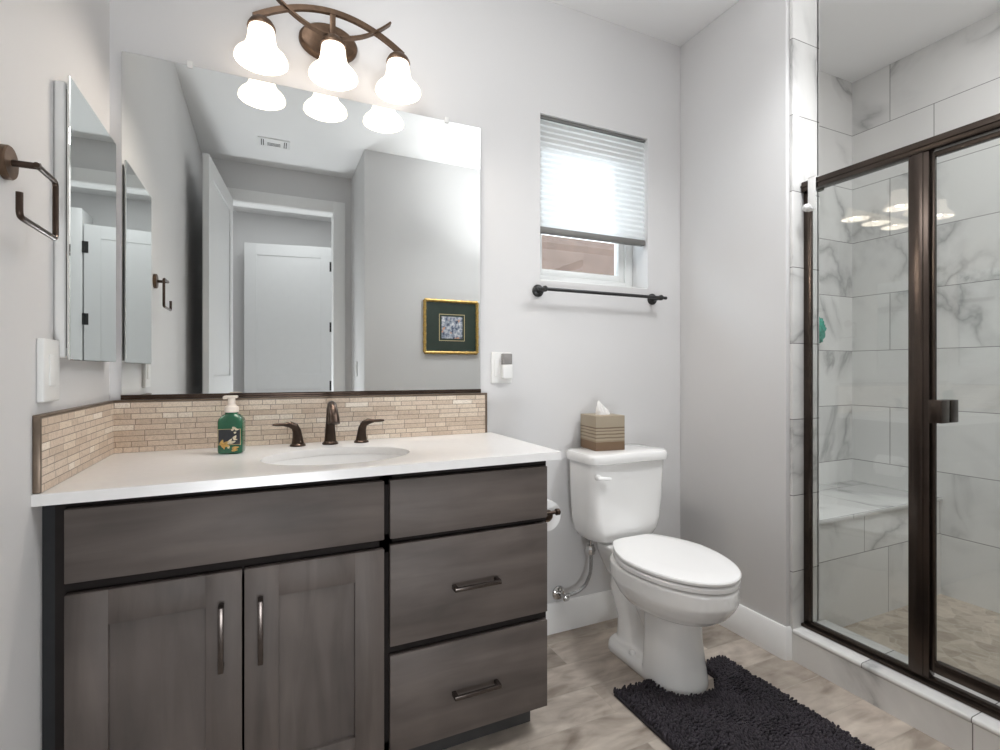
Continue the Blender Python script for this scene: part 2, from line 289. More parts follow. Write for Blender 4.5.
M = dict(
    wall=mat('grey_wall_paint', (0.69, 0.685, 0.685), 0.75, var=0.008, scale=3, bump=0.10, bscale=260),
    ceil=mat('ceiling_paint', (0.88, 0.88, 0.88), 0.85, var=0.008, scale=3, bump=0.15, bscale=160),
    trim=mat('white_trim_paint', (0.88, 0.88, 0.875), 0.35, var=0.008),
    door=mat('white_door_paint', (0.78, 0.785, 0.785), 0.4, var=0.008),
    quartz=mat('white_quartz', (0.83, 0.82, 0.81), 0.22, var=0.015, scale=40),
    china=mat('white_glazed_china', (0.87, 0.865, 0.855), 0.08, var=0.005, scale=4, coat=0.5),
    seat=mat('white_seat_plastic', (0.87, 0.865, 0.86), 0.22, var=0.005, scale=4),
    bronze=mat('oil_rubbed_bronze', (0.060, 0.040, 0.030), 0.30, metal=0.75, var=0.25, scale=30),
    bronze_b=mat('brushed_bronze_lamp', (0.115, 0.072, 0.046), 0.42, metal=0.7, var=0.2, scale=60),
    rail=mat('dark_bronze_shower_frame', (0.060, 0.046, 0.038), 0.27, metal=0.8, var=0.15, scale=12),
    edge=mat('bronze_edge_trim', (0.19, 0.145, 0.11), 0.4, metal=0.6, var=0.15),
    black=mat('black_metal', (0.018, 0.018, 0.018), 0.4, var=0.1),
    pull=mat('dark_pull_metal', (0.10, 0.085, 0.078), 0.25, metal=0.9, var=0.2, scale=40),
    chrome=mat('chrome', (0.62, 0.61, 0.60), 0.12, metal=1.0, var=0.04),
    braid=mat('braided_steel', (0.42, 0.42, 0.42), 0.4, metal=0.9, var=0.3, scale=300),
    plastic=mat('white_plastic', (0.80, 0.80, 0.785), 0.35, var=0.01),
    vinyl=mat('white_vinyl_frame', (0.80, 0.81, 0.80), 0.35, var=0.01),
    smoke=mat('smoky_plastic', (0.27, 0.26, 0.25), 0.25, var=0.03),
    taupe=mat('taupe_blind_rail', (0.17, 0.167, 0.158), 0.5, var=0.03),
    stucco=mat('tan_stucco', (0.10, 0.063, 0.047), 0.9, var=0.12, scale=9, bump=0.5, bscale=40),
    eave=mat('painted_eave', (0.30, 0.29, 0.28), 0.8, var=0.05),
    wood_v=stain_wood('stained_maple_upright_grain', 2), wood_h=stain_wood('stained_maple_level_grain', 0),
    carcass=mat('dark_cabinet_edge', (0.022, 0.018, 0.017), 0.8, spec=0.15, var=0.1),
    filler=mat('dark_filler_strip', (0.026, 0.027, 0.029), 0.7, spec=0.25, var=0.1),
    toe=mat('toe_kick', (0.045, 0.043, 0.043), 0.55, var=0.1),
    floor=plank_floor(), mosaic=pebble_floor(),
    strip_x=strip_mosaic('stone_strip_mosaic_long', 0, 2), strip_y=strip_mosaic('stone_strip_mosaic_short', 1, 2),
    tile_x=marble('marble_tile_back', 0, 2, du=0.0, dv=-0.0456, offset=0.08), tile_y=marble('marble_tile_side', 1, 2, du=0.542, dv=-0.0456, offset=0.678),
    tile_end=marble('marble_tile_end', 0, 2, bw=5.0, du=0.3, dv=-0.0456), tile_curb=marble('marble_tile_curb', 1, 2, bw=0.605, rh=5, du=0.5354, dv=1, offset=0.0),
    tile_bench=marble('marble_tile_bench', 0, 2, du=0.21, dv=-0.05, offset=0.705), tile_top=marble('marble_slab_top', 0, 1, bw=0.45, rh=0.335, du=0.0, dv=0.575),
    tile_curbtop=marble('marble_curb_top', 1, 0, bw=0.302, rh=5, du=0.8374, dv=1, offset=0.0, mortar=0.0015),
    glass=thin_glass('shower_glass'), pane=thin_glass('window_glass', (0.93, 0.96, 0.97)), mirror=mirror_mat(),
    shade=shade_glass(), blind=blind_mat(),
    pile=mat('dark_chenille_pile', (0.026, 0.021, 0.027), 0.85, var=0.35, scale=16), backing=mat('dark_rug_backing', (0.025, 0.021, 0.026), 0.9, var=0.1),
    paper=mat('white_tissue', (0.85, 0.84, 0.83), 0.9, var=0.01), card=mat('cardboard_core', (0.22, 0.15, 0.10), 0.9, var=0.1),
    soap=mat('green_soap', (0.012, 0.115, 0.055), 0.10, var=0.25, scale=24, coat=0.6), label_dark=mat('dark_label', (0.03, 0.035, 0.045), 0.35, var=0.2, scale=60),
    gold=mat('gold_leaf_print', (0.70, 0.47, 0.14), 0.4, var=0.25, scale=120), label_line=mat('pale_gold_line', (0.62, 0.52, 0.28), 0.4, var=0.1), petal=mat('pale_petal_print', (0.80, 0.74, 0.56), 0.5, var=0.1, scale=90),
    pump=mat('cream_pump_plastic', (0.80, 0.72, 0.64), 0.35, var=0.02),
    sponge=mat('teal_bath_sponge', (0.004, 0.27, 0.19), 0.8, var=0.35, scale=60, bump=0.8, bscale=120),
    gilt=mat('gilt_bamboo_frame', (0.48, 0.31, 0.09), 0.35, metal=0.5, var=0.3, scale=70), matboard=mat('dark_green_mat', (0.018, 0.035, 0.024), 0.35, var=0.1, coat=0.5),
    print=photo_print(), vent=mat('white_register', (0.86, 0.86, 0.86), 0.5, var=0.01), dark=mat('dark_slot', (0.03, 0.03, 0.03), 0.8, var=0.1),
    box=banded('banded_tissue_box', [(0.0, (0.17, 0.105, 0.060)), (0.25, (0.27, 0.21, 0.145)), (0.29, (0.36, 0.30, 0.22)), (0.35, (0.20, 0.15, 0.10)), (0.39, (0.36, 0.30, 0.22)), (0.45, (0.19, 0.14, 0.09)), (0.49, (0.36, 0.30, 0.22)), (0.55, (0.19, 0.14, 0.095)), (0.58, (0.36, 0.30, 0.22)), (0.63, (0.17, 0.12, 0.08)), (0.67, (0.34, 0.285, 0.21))]),
)

# ------------------------------------------------------------------ mesh helpers (room coordinates)
def B(): return bmesh.new()
def box(bm, x0, x1, y0, y1, z0, z1, bev=0.0, seg=2):
    t = bmesh.new()
    bmesh.ops.create_cube(t, size=1, matrix=Matrix.Translation(((x0 + x1) / 2, (y0 + y1) / 2, (z0 + z1) / 2)) @ Matrix.Diagonal((abs(x1 - x0), abs(y1 - y0), abs(z1 - z0), 1)))
    if bev: bmesh.ops.bevel(t, geom=t.edges[:], offset=bev, segments=seg, affect='EDGES', profile=0.5)
    merge(bm, t); return bm
def merge(bm, t, mtx=None):
    if mtx is not None: t.transform(mtx)
    vm = {v: bm.verts.new(v.co) for v in t.verts}
    for f in t.faces:
        try: bm.faces.new([vm[v] for v in f.verts])
        except ValueError: pass
    t.free()
def loft(bm, rings, cap0=True, cap1=True, close=True):
    R = [[bm.verts.new(p) for p in r] for r in rings]
    n = len(R[0])
    for a, b in zip(R, R[1:]):
        for i in range(n if close else n - 1):
            j = (i + 1) % n
            bm.faces.new((a[i], a[j], b[j], b[i]))
    if cap0: bm.faces.new(list(reversed(R[0])))
    if cap1: bm.faces.new(R[-1])
    return bm
def circ(c, ax, r, n=24, r2=None, ref=None):
    ax = Vector(ax).normalized(); u = Vector(ref) if ref is not None else ax.orthogonal()
    u = (u - ax * u.dot(ax)).normalized(); v = ax.cross(u); r2 = r2 or r
    return [Vector(c) + u * (r * math.cos(2 * PI * i / n)) + v * (r2 * math.sin(2 * PI * i / n)) for i in range(n)]
def tube(bm, pts, r, n=12, flat=None, ref=None):
    """round (or flattened) bar along a list of points; r may be a list"""
    pts = [Vector(p) for p in pts]; rings = []
    u = None
    for i, p in enumerate(pts):
        t = (pts[min(i + 1, len(pts) - 1)] - pts[max(i - 1, 0)]).normalized()
        u = (Vector(ref) if ref is not None else (u if u is not None else t.orthogonal()))
        u = (u - t * u.dot(t)).normalized(); v = t.cross(u)
        rr = r[i] if isinstance(r, (list, tuple)) else r
        r2 = rr * flat if flat else rr
        rings.append([p + u * (rr * math.cos(2 * PI * k / n)) + v * (r2 * math.sin(2 * PI * k / n)) for k in range(n)])
    return loft(bm, rings)
def strap(bm, pts, wy, th):
    """rectangular bar in the XZ plane: depth wy along Y, thickness th"""
    pts = [Vector(p) for p in pts]; rings = []
    for i, p in enumerate(pts):
        t = (pts[min(i + 1, len(pts) - 1)] - pts[max(i - 1, 0)]).normalized()
        nn = t.cross(Vector((0, 1, 0))).normalized()
        rings.append([p + Vector((0, a * wy / 2, 0)) + nn * (b * th / 2) for a, b in ((-1, -1), (1, -1), (1, 1), (-1, 1))])
    return loft(bm, rings)
def lathe(bm, c, prof, n=40, ax='Z', cap0=False, cap1=False):
    c = Vector(c); rings = []
    for r, h in prof:
        ring = []
        for i in range(n):
            a = 2 * PI * i / n; p = Vector((r * math.cos(a), r * math.sin(a), h))
            if ax == 'Y': p = Vector((p.x, -p.z, p.y))          # height towards the room (-Y)
            if ax == 'X': p = Vector((p.z, p.x, p.y))           # height towards +X
            ring.append(c + p)
        rings.append(ring)
    return loft(bm, rings, cap0, cap1)
def rrect(cx, cy, hx, hy, r, z, n=6):
    p = []
    for sx, sy, a0 in ((1, 1, 0), (-1, 1, 90), (-1, -1, 180), (1, -1, 270)):
        for k in range(n + 1):
            a = math.radians(a0 + 90 * k / n)
            p.append(Vector((cx + sx * (hx - r) + r * math.cos(a), cy + sy * (hy - r) + r * math.sin(a), z)))
    return p
def prism(bm, poly, h0, h1, axis='Y'):
    """extrude a polygon given in (X,Z) along Y, or in (X,Y) along Z, or (Y,Z) along X"""
    f = {'Y': lambda p, h: (p[0], h, p[1]), 'Z': lambda p, h: (p[0], p[1], h), 'X': lambda p, h: (h, p[0], p[1])}[axis]
    return loft(bm, [[Vector(f(p, h0)) for p in poly], [Vector(f(p, h1)) for p in poly]])

def link(name, bm, m, loc=(0, 0, 0), smooth=35):
    bmesh.ops.recalc_face_normals(bm, faces=bm.faces)
    bm.transform(Matrix.Translation(-Vector(loc)))
    me = bpy.data.meshes.new(name); bm.to_mesh(me); bm.free()
    for p in me.polygons: p.use_smooth = True
    me.set_sharp_from_angle(angle=math.radians(smooth))
    me.materials.append(m)
    o = bpy.data.objects.new(name, me); C.objects.link(o); o.location = loc
    return o
ROOT = {}
def thing(name, loc, label, cat, group=None, rotz=0):
    o = bpy.data.objects.new(name, None); o.empty_display_size = 0.05; C.objects.link(o); o.location = loc; o.rotation_euler = (0, 0, rotz)
    o['label'] = label; o['category'] = cat
    if group: o['group'] = group
    ROOT[o] = Vector(loc); return o
def part(name, bm, m, parent, local=False, smooth=35, label=None, kind=None):
    """a child of a thing (or of a part); the mesh is given in room coordinates unless local"""
    top = parent
    while top.parent: top = top.parent
    base = Vector((0, 0, 0)) if local else ROOT[top]
    o = link(name, bm, m, base, smooth); o.location = (0, 0, 0); o.parent = parent
    if label: o['label'] = label
    if kind: o['kind'] = kind
    return o
def single(name, bm, m, loc, label, cat, group=None, smooth=35):
    o = link(name, bm, m, loc, smooth); o['label'] = label; o['category'] = cat; ROOT[o] = Vector(loc)
    if group: o['group'] = group
    return o
def struct(name, bm, m, parent=None, smooth=35):
    o = link(name, bm, m, (0, 0, 0), smooth); ROOT[o] = Vector((0, 0, 0))
    if parent is not None: o.parent = parent
    else: o['kind'] = 'structure'
    return o

def wall_hole(axis, p0, p1, us, vs, hole=True):
    """wall slab between p0 and p1 along `axis` (x or y); us=[u0,h0,h1,u1], vs=[v0,g0,g1,v1] with the middle cell open"""
    bm = B()
    P = (lambda u, d, v: (u, d, v)) if axis == 'y' else (lambda u, d, v: (d, u, v))
    for i in range(3):
        for j in range(3):
            if hole and i == 1 and j == 1: continue
            if us[i + 1] - us[i] < 1e-6 or vs[j + 1] - vs[j] < 1e-6: continue
            for d in (p0, p1):
                bm.faces.new([bm.verts.new(P(u, d, v)) for u, v in ((us[i], vs[j]), (us[i + 1], vs[j]), (us[i + 1], vs[j + 1]), (us[i], vs[j + 1]))])
    def side(ua, va, ub, vb):
        bm.faces.new([bm.verts.new(P(*q)) for q in ((ua, p0, va), (ub, p0, vb), (ub, p1, vb), (ua, p1, va))])
    side(us[0], vs[0], us[3], vs[0]); side(us[3], vs[0], us[3], vs[3]); side(us[3], vs[3], us[0], vs[3]); side(us[0], vs[3], us[0], vs[0])
    side(us[1], vs[1], us[2], vs[1]); side(us[2], vs[1], us[2], vs[2]); side(us[2], vs[2], us[1], vs[2]); side(us[1], vs[2], us[1], vs[1])
    bmesh.ops.remove_doubles(bm, verts=bm.verts, dist=1e-5)
    return bm

# ------------------------------------------------------------------ the room
H = 2.743; RW = 2.291; PY = -1.86; DY = -2.49; SX0, SX1, SY = 2.47, 3.40, -0.16
struct('floor', box(B(), -0.15, 2.45, -4.0, 0.12, -0.1, 0.0), M['floor'])
struct('ceiling', box(B(), -0.8, 3.6, -4.0, 0.13, H, H + 0.1), M['ceil'])
WX0, WX1, WZ0, WZ1 = 1.50, 2.088, 1.527, 2.247
struct('wall_back', wall_hole('y', 0.0, 0.17, [-0.12, WX0, WX1, 2.6], [0, WZ0, WZ1, H]), M['wall'])
struct('wall_left', box(B(), -0.12, -0.0063, DY - 0.12, 0, 0, H), M['wall'])
struct('wall_right', box(B(), RW, SX0 - 0.012, -0.565, 0, 0, H, 0.004), M['wall'])
struct('wall_front', box(B(), 1.075, 3.6, PY - 0.5, PY, 0, H, 0.004), M['wall'])
OX0, OX1, OZ = 0.17, 0.934, 2.44
struct('wall_entry', wall_hole('y', DY - 0.12, DY, [0.0, OX0, OX1, 1.075], [0, 0.0, OZ, H]), M['wall'])
bm = B(); box(bm, -0.8, 2.6, -4.0, -3.86, 0, H)
struct('wall_hall_back', bm, M['wall'])
struct('wall_hall_left', box(B(), -0.8, -0.7, -3.86, DY - 0.12, 0, H), M['wall'])
struct('wall_hall_right', box(B(), 1.9, 2.0, -3.86, PY - 0.5, 0, H), M['wall'])
struct('floor_hall', box(B(), -0.8, 2.6, -4.0, -2.6, -0.1, 0.001), M['floor'])
bm = B(); box(bm, -0.8, -0.12, DY - 0.12, DY - 0.02, 0, H); box(bm, 1.075, 1.9, DY - 0.12, PY - 0.5, 0, H)
struct('wall_hall_front', bm, M['wall'])
# shower shell
struct('wall_shower_back', box(B(), SX0, SX1 + 0.1, SY, SY + 0.1, 0, H), M['tile_x'])
struct('wall_shower_right', box(B(), SX1, SX1 + 0.1, PY, SY, 0, H), M['tile_y'])
struct('wall_shower_left', box(B(), SX0 - 0.012, SX0, -0.58, SY, 0, H), M['tile_y'])
struct('wall_shower_front', box(B(), 2.308, SX1, PY, PY + 0.012, 0, H), M['tile_x'])
struct('floor_shower', box(B(), 2.49, SX1, PY + 0.012, SY, -0.1, 0.055), M['mosaic'])
struct('trim_1', box(B(), 2.310, SX0, -0.580, -0.5652, 0, H, 0.0035), M['tile_end'])
o = struct('shower_curb', box(B(), 2.306, 2.498, PY + 0.012, -0.58, 0, 0.106), M['tile_curb'])
struct('curb_cap', box(B(), 2.301, 2.502, PY + 0.012, -0.58, 0.1065, 0.125, 0.008, 3), M['tile_curbtop'], o)
o = struct('shower_bench', box(B(), SX0, SX1, -0.570, SY, 0.055, 0.508), M['tile_bench'])
struct('bench_top', box(B(), SX0, SX1, -0.579, SY, 0.5085, 0.525, 0.003), M['tile_top'], o)

# baseboards with a bevelled upper band
def base_prof(d=0.016): return [(0, 0), (d, 0), (d, 0.087), (d - 0.004, 0.096), (d - 0.004, 0.118), (d - 0.010, 0.128), (0, 0.128)]
bm = B(); loft(bm, [[Vector((x, -a, z)) for a, z in base_prof()] for x in (1.235, RW - 0.0005)])
struct('baseboard_back', bm, M['trim'])
bm = B(); loft(bm, [[Vector((RW - a, y, z)) for a, z in base_prof()] for y in (-0.016, -0.556)] + [[Vector((RW + 0.002 - a * 0.75 + 0.0, -0.566 - a * 0.4, z)) for a, z in base_prof()]] + [[Vector((RW + 0.0185, -0.566 - a * 0.9, z)) for a, z in base_prof()]])
struct('baseboard_right', bm, M['trim'])

# window: vinyl frame, sash, glass
bm = B()
def frame_rect(bm, x0, x1, z0, z1, y0, y1, wd, bev=0.003):
    box(bm, x0, x0 + wd, y0, y1, z0, z1, bev); box(bm, x1 - wd, x1, y0, y1, z0, z1, bev)
    box(bm, x0 + wd - 0.002, x1 - wd + 0.002, y0, y1, z0, z0 + wd, bev); box(bm, x0 + wd - 0.002, x1 - wd + 0.002, y0, y1, z1 - wd, z1, bev)
frame_rect(bm, WX0, WX1, WZ0, WZ1, 0.112, 0.168, 0.046)
win = struct('window_1', bm, M['vinyl'])
bm = B(); frame_rect(bm, WX0 + 0.044, WX1 - 0.044, WZ0 + 0.044, WZ1 - 0.044, 0.122, 0.158, 0.034); struct('sash', bm, M['vinyl'], win)
struct('pane', box(B(), WX0 + 0.07, WX1 - 0.07, 0.139, 0.143, WZ0 + 0.07, WZ1 - 0.07), M['pane'], win)
struct('sill', box(B(), WX0 + 0.001, WX1 - 0.001, 0.002, 0.113, WZ0, WZ0 + 0.005, 0.002), M['vinyl'], win)
# outside: neighbour's stucco wall and this house's eave
struct('exterior_wall', box(B(), -2.5, 7.5, 2.6, 2.9, -0.5, 2.52), M['stucco'])
struct('exterior_eave', box(B(), -1, 4.5, 0.18, 0.78, 2.50, 2.66), M['eave'])

# cellular shade
t = thing('cellular_shade', ((WX0 + WX1) / 2, 0.035, 1.738), 'white pleated cellular shade drawn halfway down the small window', 'window blind')
n = 20; top, bot = 2.237, 1.764
rings = []
for s, y0 in ((1, 0.026), (-1, 0.044)):
    for k in range(2 * n + 1):
        z = top - (top - bot) * k / (2 * n)
        y = y0 - s * (0.0065 if k % 2 else 0.0)
        rings.append([Vector((WX0 + 0.004, y, z)), Vector((WX1 - 0.004, y, z))])
bm = B()
for half in (rings[:2 * n + 1],):
    loft(bm, half, False, False, close=False)
part('shade_fabric', bm, M['blind'], t, smooth=1)
part('head_rail', box(B(), WX0 + 0.002, WX1 - 0.002, 0.012, 0.055, 2.236, 2.2465, 0.002), M['taupe'], t)
part('bottom_rail', box(B(), WX0 + 0.003, WX1 - 0.003, 0.013, 0.042, 1.738, 1.765, 0.004), M['taupe'], t)

# ------------------------------------------------------------------ doors seen in the mirror
CW = 0.09
bm = B(); y0, y1 = DY, DY + 0.018
box(bm, OX0 - CW, OX0 + 0.004, y0, y1, 0, OZ + CW, 0.004); box(bm, OX1 - 0.004, OX1 + CW, y0, y1, 0, OZ + CW, 0.004); box(bm, OX0, OX1, y0, y1 - 0.001, OZ - 0.004, OZ + CW, 0.004)
box(bm, OX0 - 0.012, OX0 + 0.004, DY - 0.12, DY, 0, OZ); box(bm, OX1 - 0.004, OX1 + 0.012, DY - 0.12, DY, 0, OZ); box(bm, OX0, OX1, DY - 0.12, DY, OZ - 0.006, OZ + 0.012)
struct('trim_2', bm, M['trim'])
def door_leaf(L, Ht, th=0.035):
    """panel door in local coordinates: hinge edge on x=0, leaf along +x, faces at y=+-th/2"""
    bm = B(); box(bm, 0, L, -th / 2 + 0.007, th / 2 - 0.007, 0.008, Ht)
    for s in (-1, 1):
        ya, yb = s * (th / 2 - 0.007), s * th / 2
        for x0, x1, z0, z1 in ((0, 0.115, 0.008, Ht), (L - 0.115, L, 0.008, Ht), (0.115, L - 0.115, Ht - 0.115, Ht), (0.115, L - 0.115, 0.008, 0.22), (0.115, L - 0.115, 0.95, 1.1)):
            box(bm, x0, x1, min(ya, yb), max(ya, yb), z0, z1, 0.0015, 1)
    return bm
def hinges(dname, zs, L):
    out = B()
    return out
def put_door(name, loc, ang, L, Ht, zs, side):
    bm = door_leaf(L, Ht); mt = Matrix.Translation(loc) @ Matrix.Rotation(ang, 4, 'Z'); bm.transform(mt)
    d = struct(name, bm, M['door'])
    for z in zs:
        b = B(); tube(b, [(-0.006, side * 0.02, z - 0.05), (-0.006, side * 0.02, z + 0.05)], 0.008, 10); box(b, -0.006, 0.03, side * 0.0177, side * 0.0195, z - 0.05, z + 0.05)
        b.transform(mt); struct('hinge', b, M['black'], d)
    return d
put_door('door_1', (OX0 + 0.012, DY + 0.03, 0), math.radians(95.5), 0.86, 2.44, (0.3, 1.25, 2.2), 1)
put_door('door_2', (1.05, -3.58, 0), math.radians(180 + 10), 0.83, 2.40, (0.35, 0.98, 1.58, 2.2), -1)
bm = B(); box(bm, 1.06, 1.16, -3.86, -3.56, 0, 2.53, 0.004)
struct('trim_3', bm, M['trim'])

# ------------------------------------------------------------------ vanity
V0, V1, VF = 0.004, 1.232, -0.515         # carcass sides and face-frame front
t = thing('bathroom_vanity', (0.615, -0.27, 0), 'dark grey stained bathroom vanity cabinet under the white countertop', 'vanity')
bm = B()
box(bm, V0, V0 + 0.018, VF + 0.0201, -0.0201, 0.0, 0.8595); box(bm, V1 - 0.018, V1, VF + 0.0201, -0.0201, 0.085, 0.8595)
box(bm, V0, V1, -0.02, -0.003, 0.085, 0.8595); box(bm, V0 + 0.0181, V1 - 0.0181, VF + 0.0201, -0.0201, 0.085, 0.103)
box(bm, 0.016, 0.05, VF, VF + 0.02, 0.0, 0.8595); box(bm, 0.71, 0.745, VF, VF + 0.02, 0.085, 0.8595); box(bm, 1.2, V1, VF, VF + 0.02, 0.085, 0.8595)
for z0, z1 in ((0.825, 0.8595), (0.64, 0.69), (0.085, 0.12)): box(bm, 0.05, 1.2, VF, VF + 0.0195, z0, z1)
box(bm, 0.745, 1.2, VF, VF + 0.0195, 0.355, 0.395)
part('carcass', bm, M['carcass'], t)
part('scribe_filler', box(B(), -0.006, 0.0157, VF + 0.001, VF + 0.018, 0, 0.8595), M['filler'], t)
part('toe_kick', box(B(), 0.03, 1.208, -0.455, -0.440, 0, 0.086), M['toe'], t)
DF = -0.536
def slab(x0, x1, z0, z1, mt=None): return box(B(), x0, x1, DF, VF - 0.001, z0, z1, 0.0018)
part('false_front', slab(0.037, 0.719, 0.6815, 0.8405), M['wood_h'], t)
def pull(bm, a, b, horizontal):
    y = DF - 0.026
    if horizontal:
        box(bm, a[0], b[0], y - 0.005, y + 0.004, a[1] - 0.006, a[1] + 0.006, 0.002)
        for x in (a[0] + 0.006, b[0] - 0.006): box(bm, x - 0.006, x + 0.006, y, DF + 0.0005, a[1] - 0.006, a[1] + 0.006, 0.0015)
    else:
        box(bm, a[0] - 0.006, a[0] + 0.006, y - 0.005, y + 0.004, a[1], b[1], 0.002)
        for z in (a[1] + 0.006, b[1] - 0.006): box(bm, a[0] - 0.006, a[0] + 0.006, y, DF + 0.0005, z - 0.006, z + 0.006, 0.0015)
    return bm
for x0, x1, hx in ((0.037, 0.3765, 0.333), (0.3815, 0.719, 0.417)):
    z0, z1, sw = 0.094, 0.6565, 0.077
    bm = B()
    box(bm, x0, x0 + sw, DF, VF - 0.001, z0, z1, 0.0015); box(bm, x1 - sw, x1, DF, VF - 0.001, z0, z1, 0.0015)
    box(bm, x0 + sw - 0.001, x1 - sw + 0.001, DF + 0.0003, VF - 0.001, z1 - sw, z1, 0.0015); box(bm, x0 + sw - 0.001, x1 - sw + 0.001, DF + 0.0003, VF - 0.001, z0, z0 + sw, 0.0015)
    d = part('door', bm, M['wood_v'], t)
    part('panel', box(B(), x0 + sw - 0.004, x1 - sw + 0.004, DF + 0.010, VF - 0.003, z0 + sw - 0.004, z1 - sw + 0.004), M['wood_v'], d)
    part('pull_handle', pull(B(), (hx, 0.432), (hx, 0.586), False), M['pull'], d)
for z0, z1, hz in ((0.681, 0.8405, None), (0.388, 0.664, 0.521), (0.094, 0.362, 0.216)):
    d = part('drawer', slab(0.735, 1.2255, z0, z1), M['wood_h'], t)
    if hz: part('pull_handle', pull(B(), (0.911, hz), (1.055, hz), True), M['pull'], d)

# countertop with undermount sink cut-out
SKX, SKY, SA, SB = 0.628, -0.318, 0.213, 0.158
def slab_with_hole(x0, x1, y0, y1, z0, z1, N=96):
    bm = B(); cx, cy = SKX, SKY
    def outer(a):
        dx, dy = math.cos(a), math.sin(a)
        tt = min(((x1 - cx) / dx) if dx > 1e-9 else 1e9, ((x0 - cx) / dx) if dx < -1e-9 else 1e9, ((y1 - cy) / dy) if dy > 1e-9 else 1e9, ((y0 - cy) / dy) if dy < -1e-9 else 1e9)
        return cx + dx * tt, cy + dy * tt
    angs = sorted([2 * PI * i / N for i in range(N)] + [math.atan2(y - cy, x - cx) % (2 * PI) for x in (x0, x1) for y in (y0, y1)])
    n = len(angs)
    inn = lambda a, z, g: Vector((cx + (SA + g) * math.cos(a), cy + (SB + g) * math.sin(a), z))
    rings = [[inn(a, z0, 0) for a in angs], [inn(a, z1 - 0.003, 0) for a in angs], [inn(a, z1 - 0.001, 0.001) for a in angs], [inn(a, z1, 0.003) for a in angs],
             [Vector((*outer(a), z1)) for a in angs], [Vector((*outer(a), z0)) for a in angs], [inn(a, z0, 0) for a in angs]]
    loft(bm, rings, False, False); bmesh.ops.remove_doubles(bm, verts=bm.verts, dist=1e-6)
    for v in bm.verts:
        if v.co.y < y0 + 1e-4: v.co.y -= 0.022 * (x1 - v.co.x) / (x1 - x0)
    return bm
o = single('countertop', slab_with_hole(-0.006, 1.268, -0.548, -0.0015, 0.8605, 0.885), M['quartz'], (0.636, -0.28, 0.8605), 'white quartz countertop lying on the dark grey vanity', 'countertop')
t = thing('undermount_sink', (SKX, SKY, 0.73), 'white oval undermount sink basin set into the quartz countertop', 'sink')
bm = B(); N = 64; rings = []
prof = [(1.06, 0.8600), (1.01, 0.8600), (1.0, 0.855), (0.985, 0.835), (0.94, 0.795), (0.84, 0.758), (0.62, 0.737), (0.3, 0.731), (0.09, 0.730)]
for s, z in prof: rings.append([Vector((SKX + SA * s * math.cos(2 * PI * i / N), SKY + SB * s * math.sin(2 * PI * i / N), z)) for i in range(N)])
loft(bm, rings, False, False)
o = part('basin', bm, M['china'], t)
md = o.modifiers.new('thick', 'SOLIDIFY'); md.thickness = 0.006; md.offset = -1
bm = B(); lathe(bm, (SKX, SKY, 0.728), [(0.0005, 0.006), (0.012, 0.006), (0.014, 0.003), (0.022, 0.004), (0.024, 0.001), (0.02, -0.004)], 28); part('drain', bm, M['bronze'], t)

# faucet: spout and two lever handles
t = thing('widespread_faucet', (0.630, -0.078, 0.885), 'oil-rubbed bronze widespread faucet with two levers behind the sink', 'faucet')
fx, fy, fz = 0.630, -0.075, 0.885
bm = B()
lathe(bm, (fx, fy, fz), [(0.0265, 0.0), (0.0265, 0.005), (0.0225, 0.008), (0.020, 0.012)], 28, cap0=True, cap1=True)
path = [(fx, fy, fz + 0.008), (fx, fy - 0.001, fz + 0.04), (fx, fy - 0.003, fz + 0.075), (fx, fy - 0.007, fz + 0.10), (fx, fy - 0.018, fz + 0.124), (fx, fy - 0.036, fz + 0.138), (fx, fy - 0.060, fz + 0.137), (fx, fy - 0.083, fz + 0.122), (fx, fy - 0.098, fz + 0.098), (fx, fy - 0.104, fz + 0.080)]
tube(bm, path, [0.020, 0.0175, 0.0150, 0.0140, 0.0135, 0.0135, 0.0140, 0.0155, 0.0180, 0.0195], 20)
part('spout', bm, M['bronze'], t)
for sx, hx in ((-1, 0.526), (1, 0.735)):
    bm = B()
    lathe(bm, (hx, fy, fz), [(0.0255, 0.0), (0.0255, 0.004), (0.0215, 0.008)], 28, cap0=True, cap1=True)
    P = [(0, 0, 0.006), (0.001, 0, 0.03), (0.003, 0, 0.05), (0.010, -0.001, 0.066), (0.024, -0.003, 0.073), (0.045, -0.006, 0.0745), (0.066, -0.010, 0.0755), (0.078, -0.012, 0.077)]
    tube(bm, [(hx + sx * a, fy + b, fz + c) for a, b, c in P], [0.0205, 0.0160, 0.0140, 0.0125, 0.0110, 0.0100, 0.0100, 0.006], 16)
    # flatten the lever
    for v in bm.verts:
        d = abs(v.co.x - hx)
        if d > 0.03: v.co.z = fz + 0.0745 + (v.co.z - fz - 0.0745) * 0.55
    part('lever_handle', bm, M['bronze'], t)

# backsplash
t = thing('tile_backsplash', (0.6, -0.008, 0.8855), 'beige stone strip mosaic backsplash with bronze edge along the countertop', 'backsplash')
part('long_panel', box(B(), -0.006, 1.238, -0.011, -0.0008, 0.8856, 1.0405), M['strip_x'], t)
part('short_panel', box(B(), -0.006, 0.007, -0.5565, -0.0115, 0.8856, 1.0405), M['strip_y'], t)
bm = B(); box(bm, 0.0005, 1.247, -0.013, -0.0008, 1.0405, 1.0475, 0.002); box(bm, 1.238, 1.247, -0.013, -0.0008, 0.8856, 1.042, 0.002); part('edge_trim', bm, M['edge'], t)
bm = B(); box(bm, -0.006, 0.0075, -0.566, -0.013, 1.0405, 1.0475, 0.002); box(bm, -0.006, 0.0075, -0.566, -0.5565, 0.8856, 1.042, 0.002); part('edge_trim', bm, M['edge'], t)

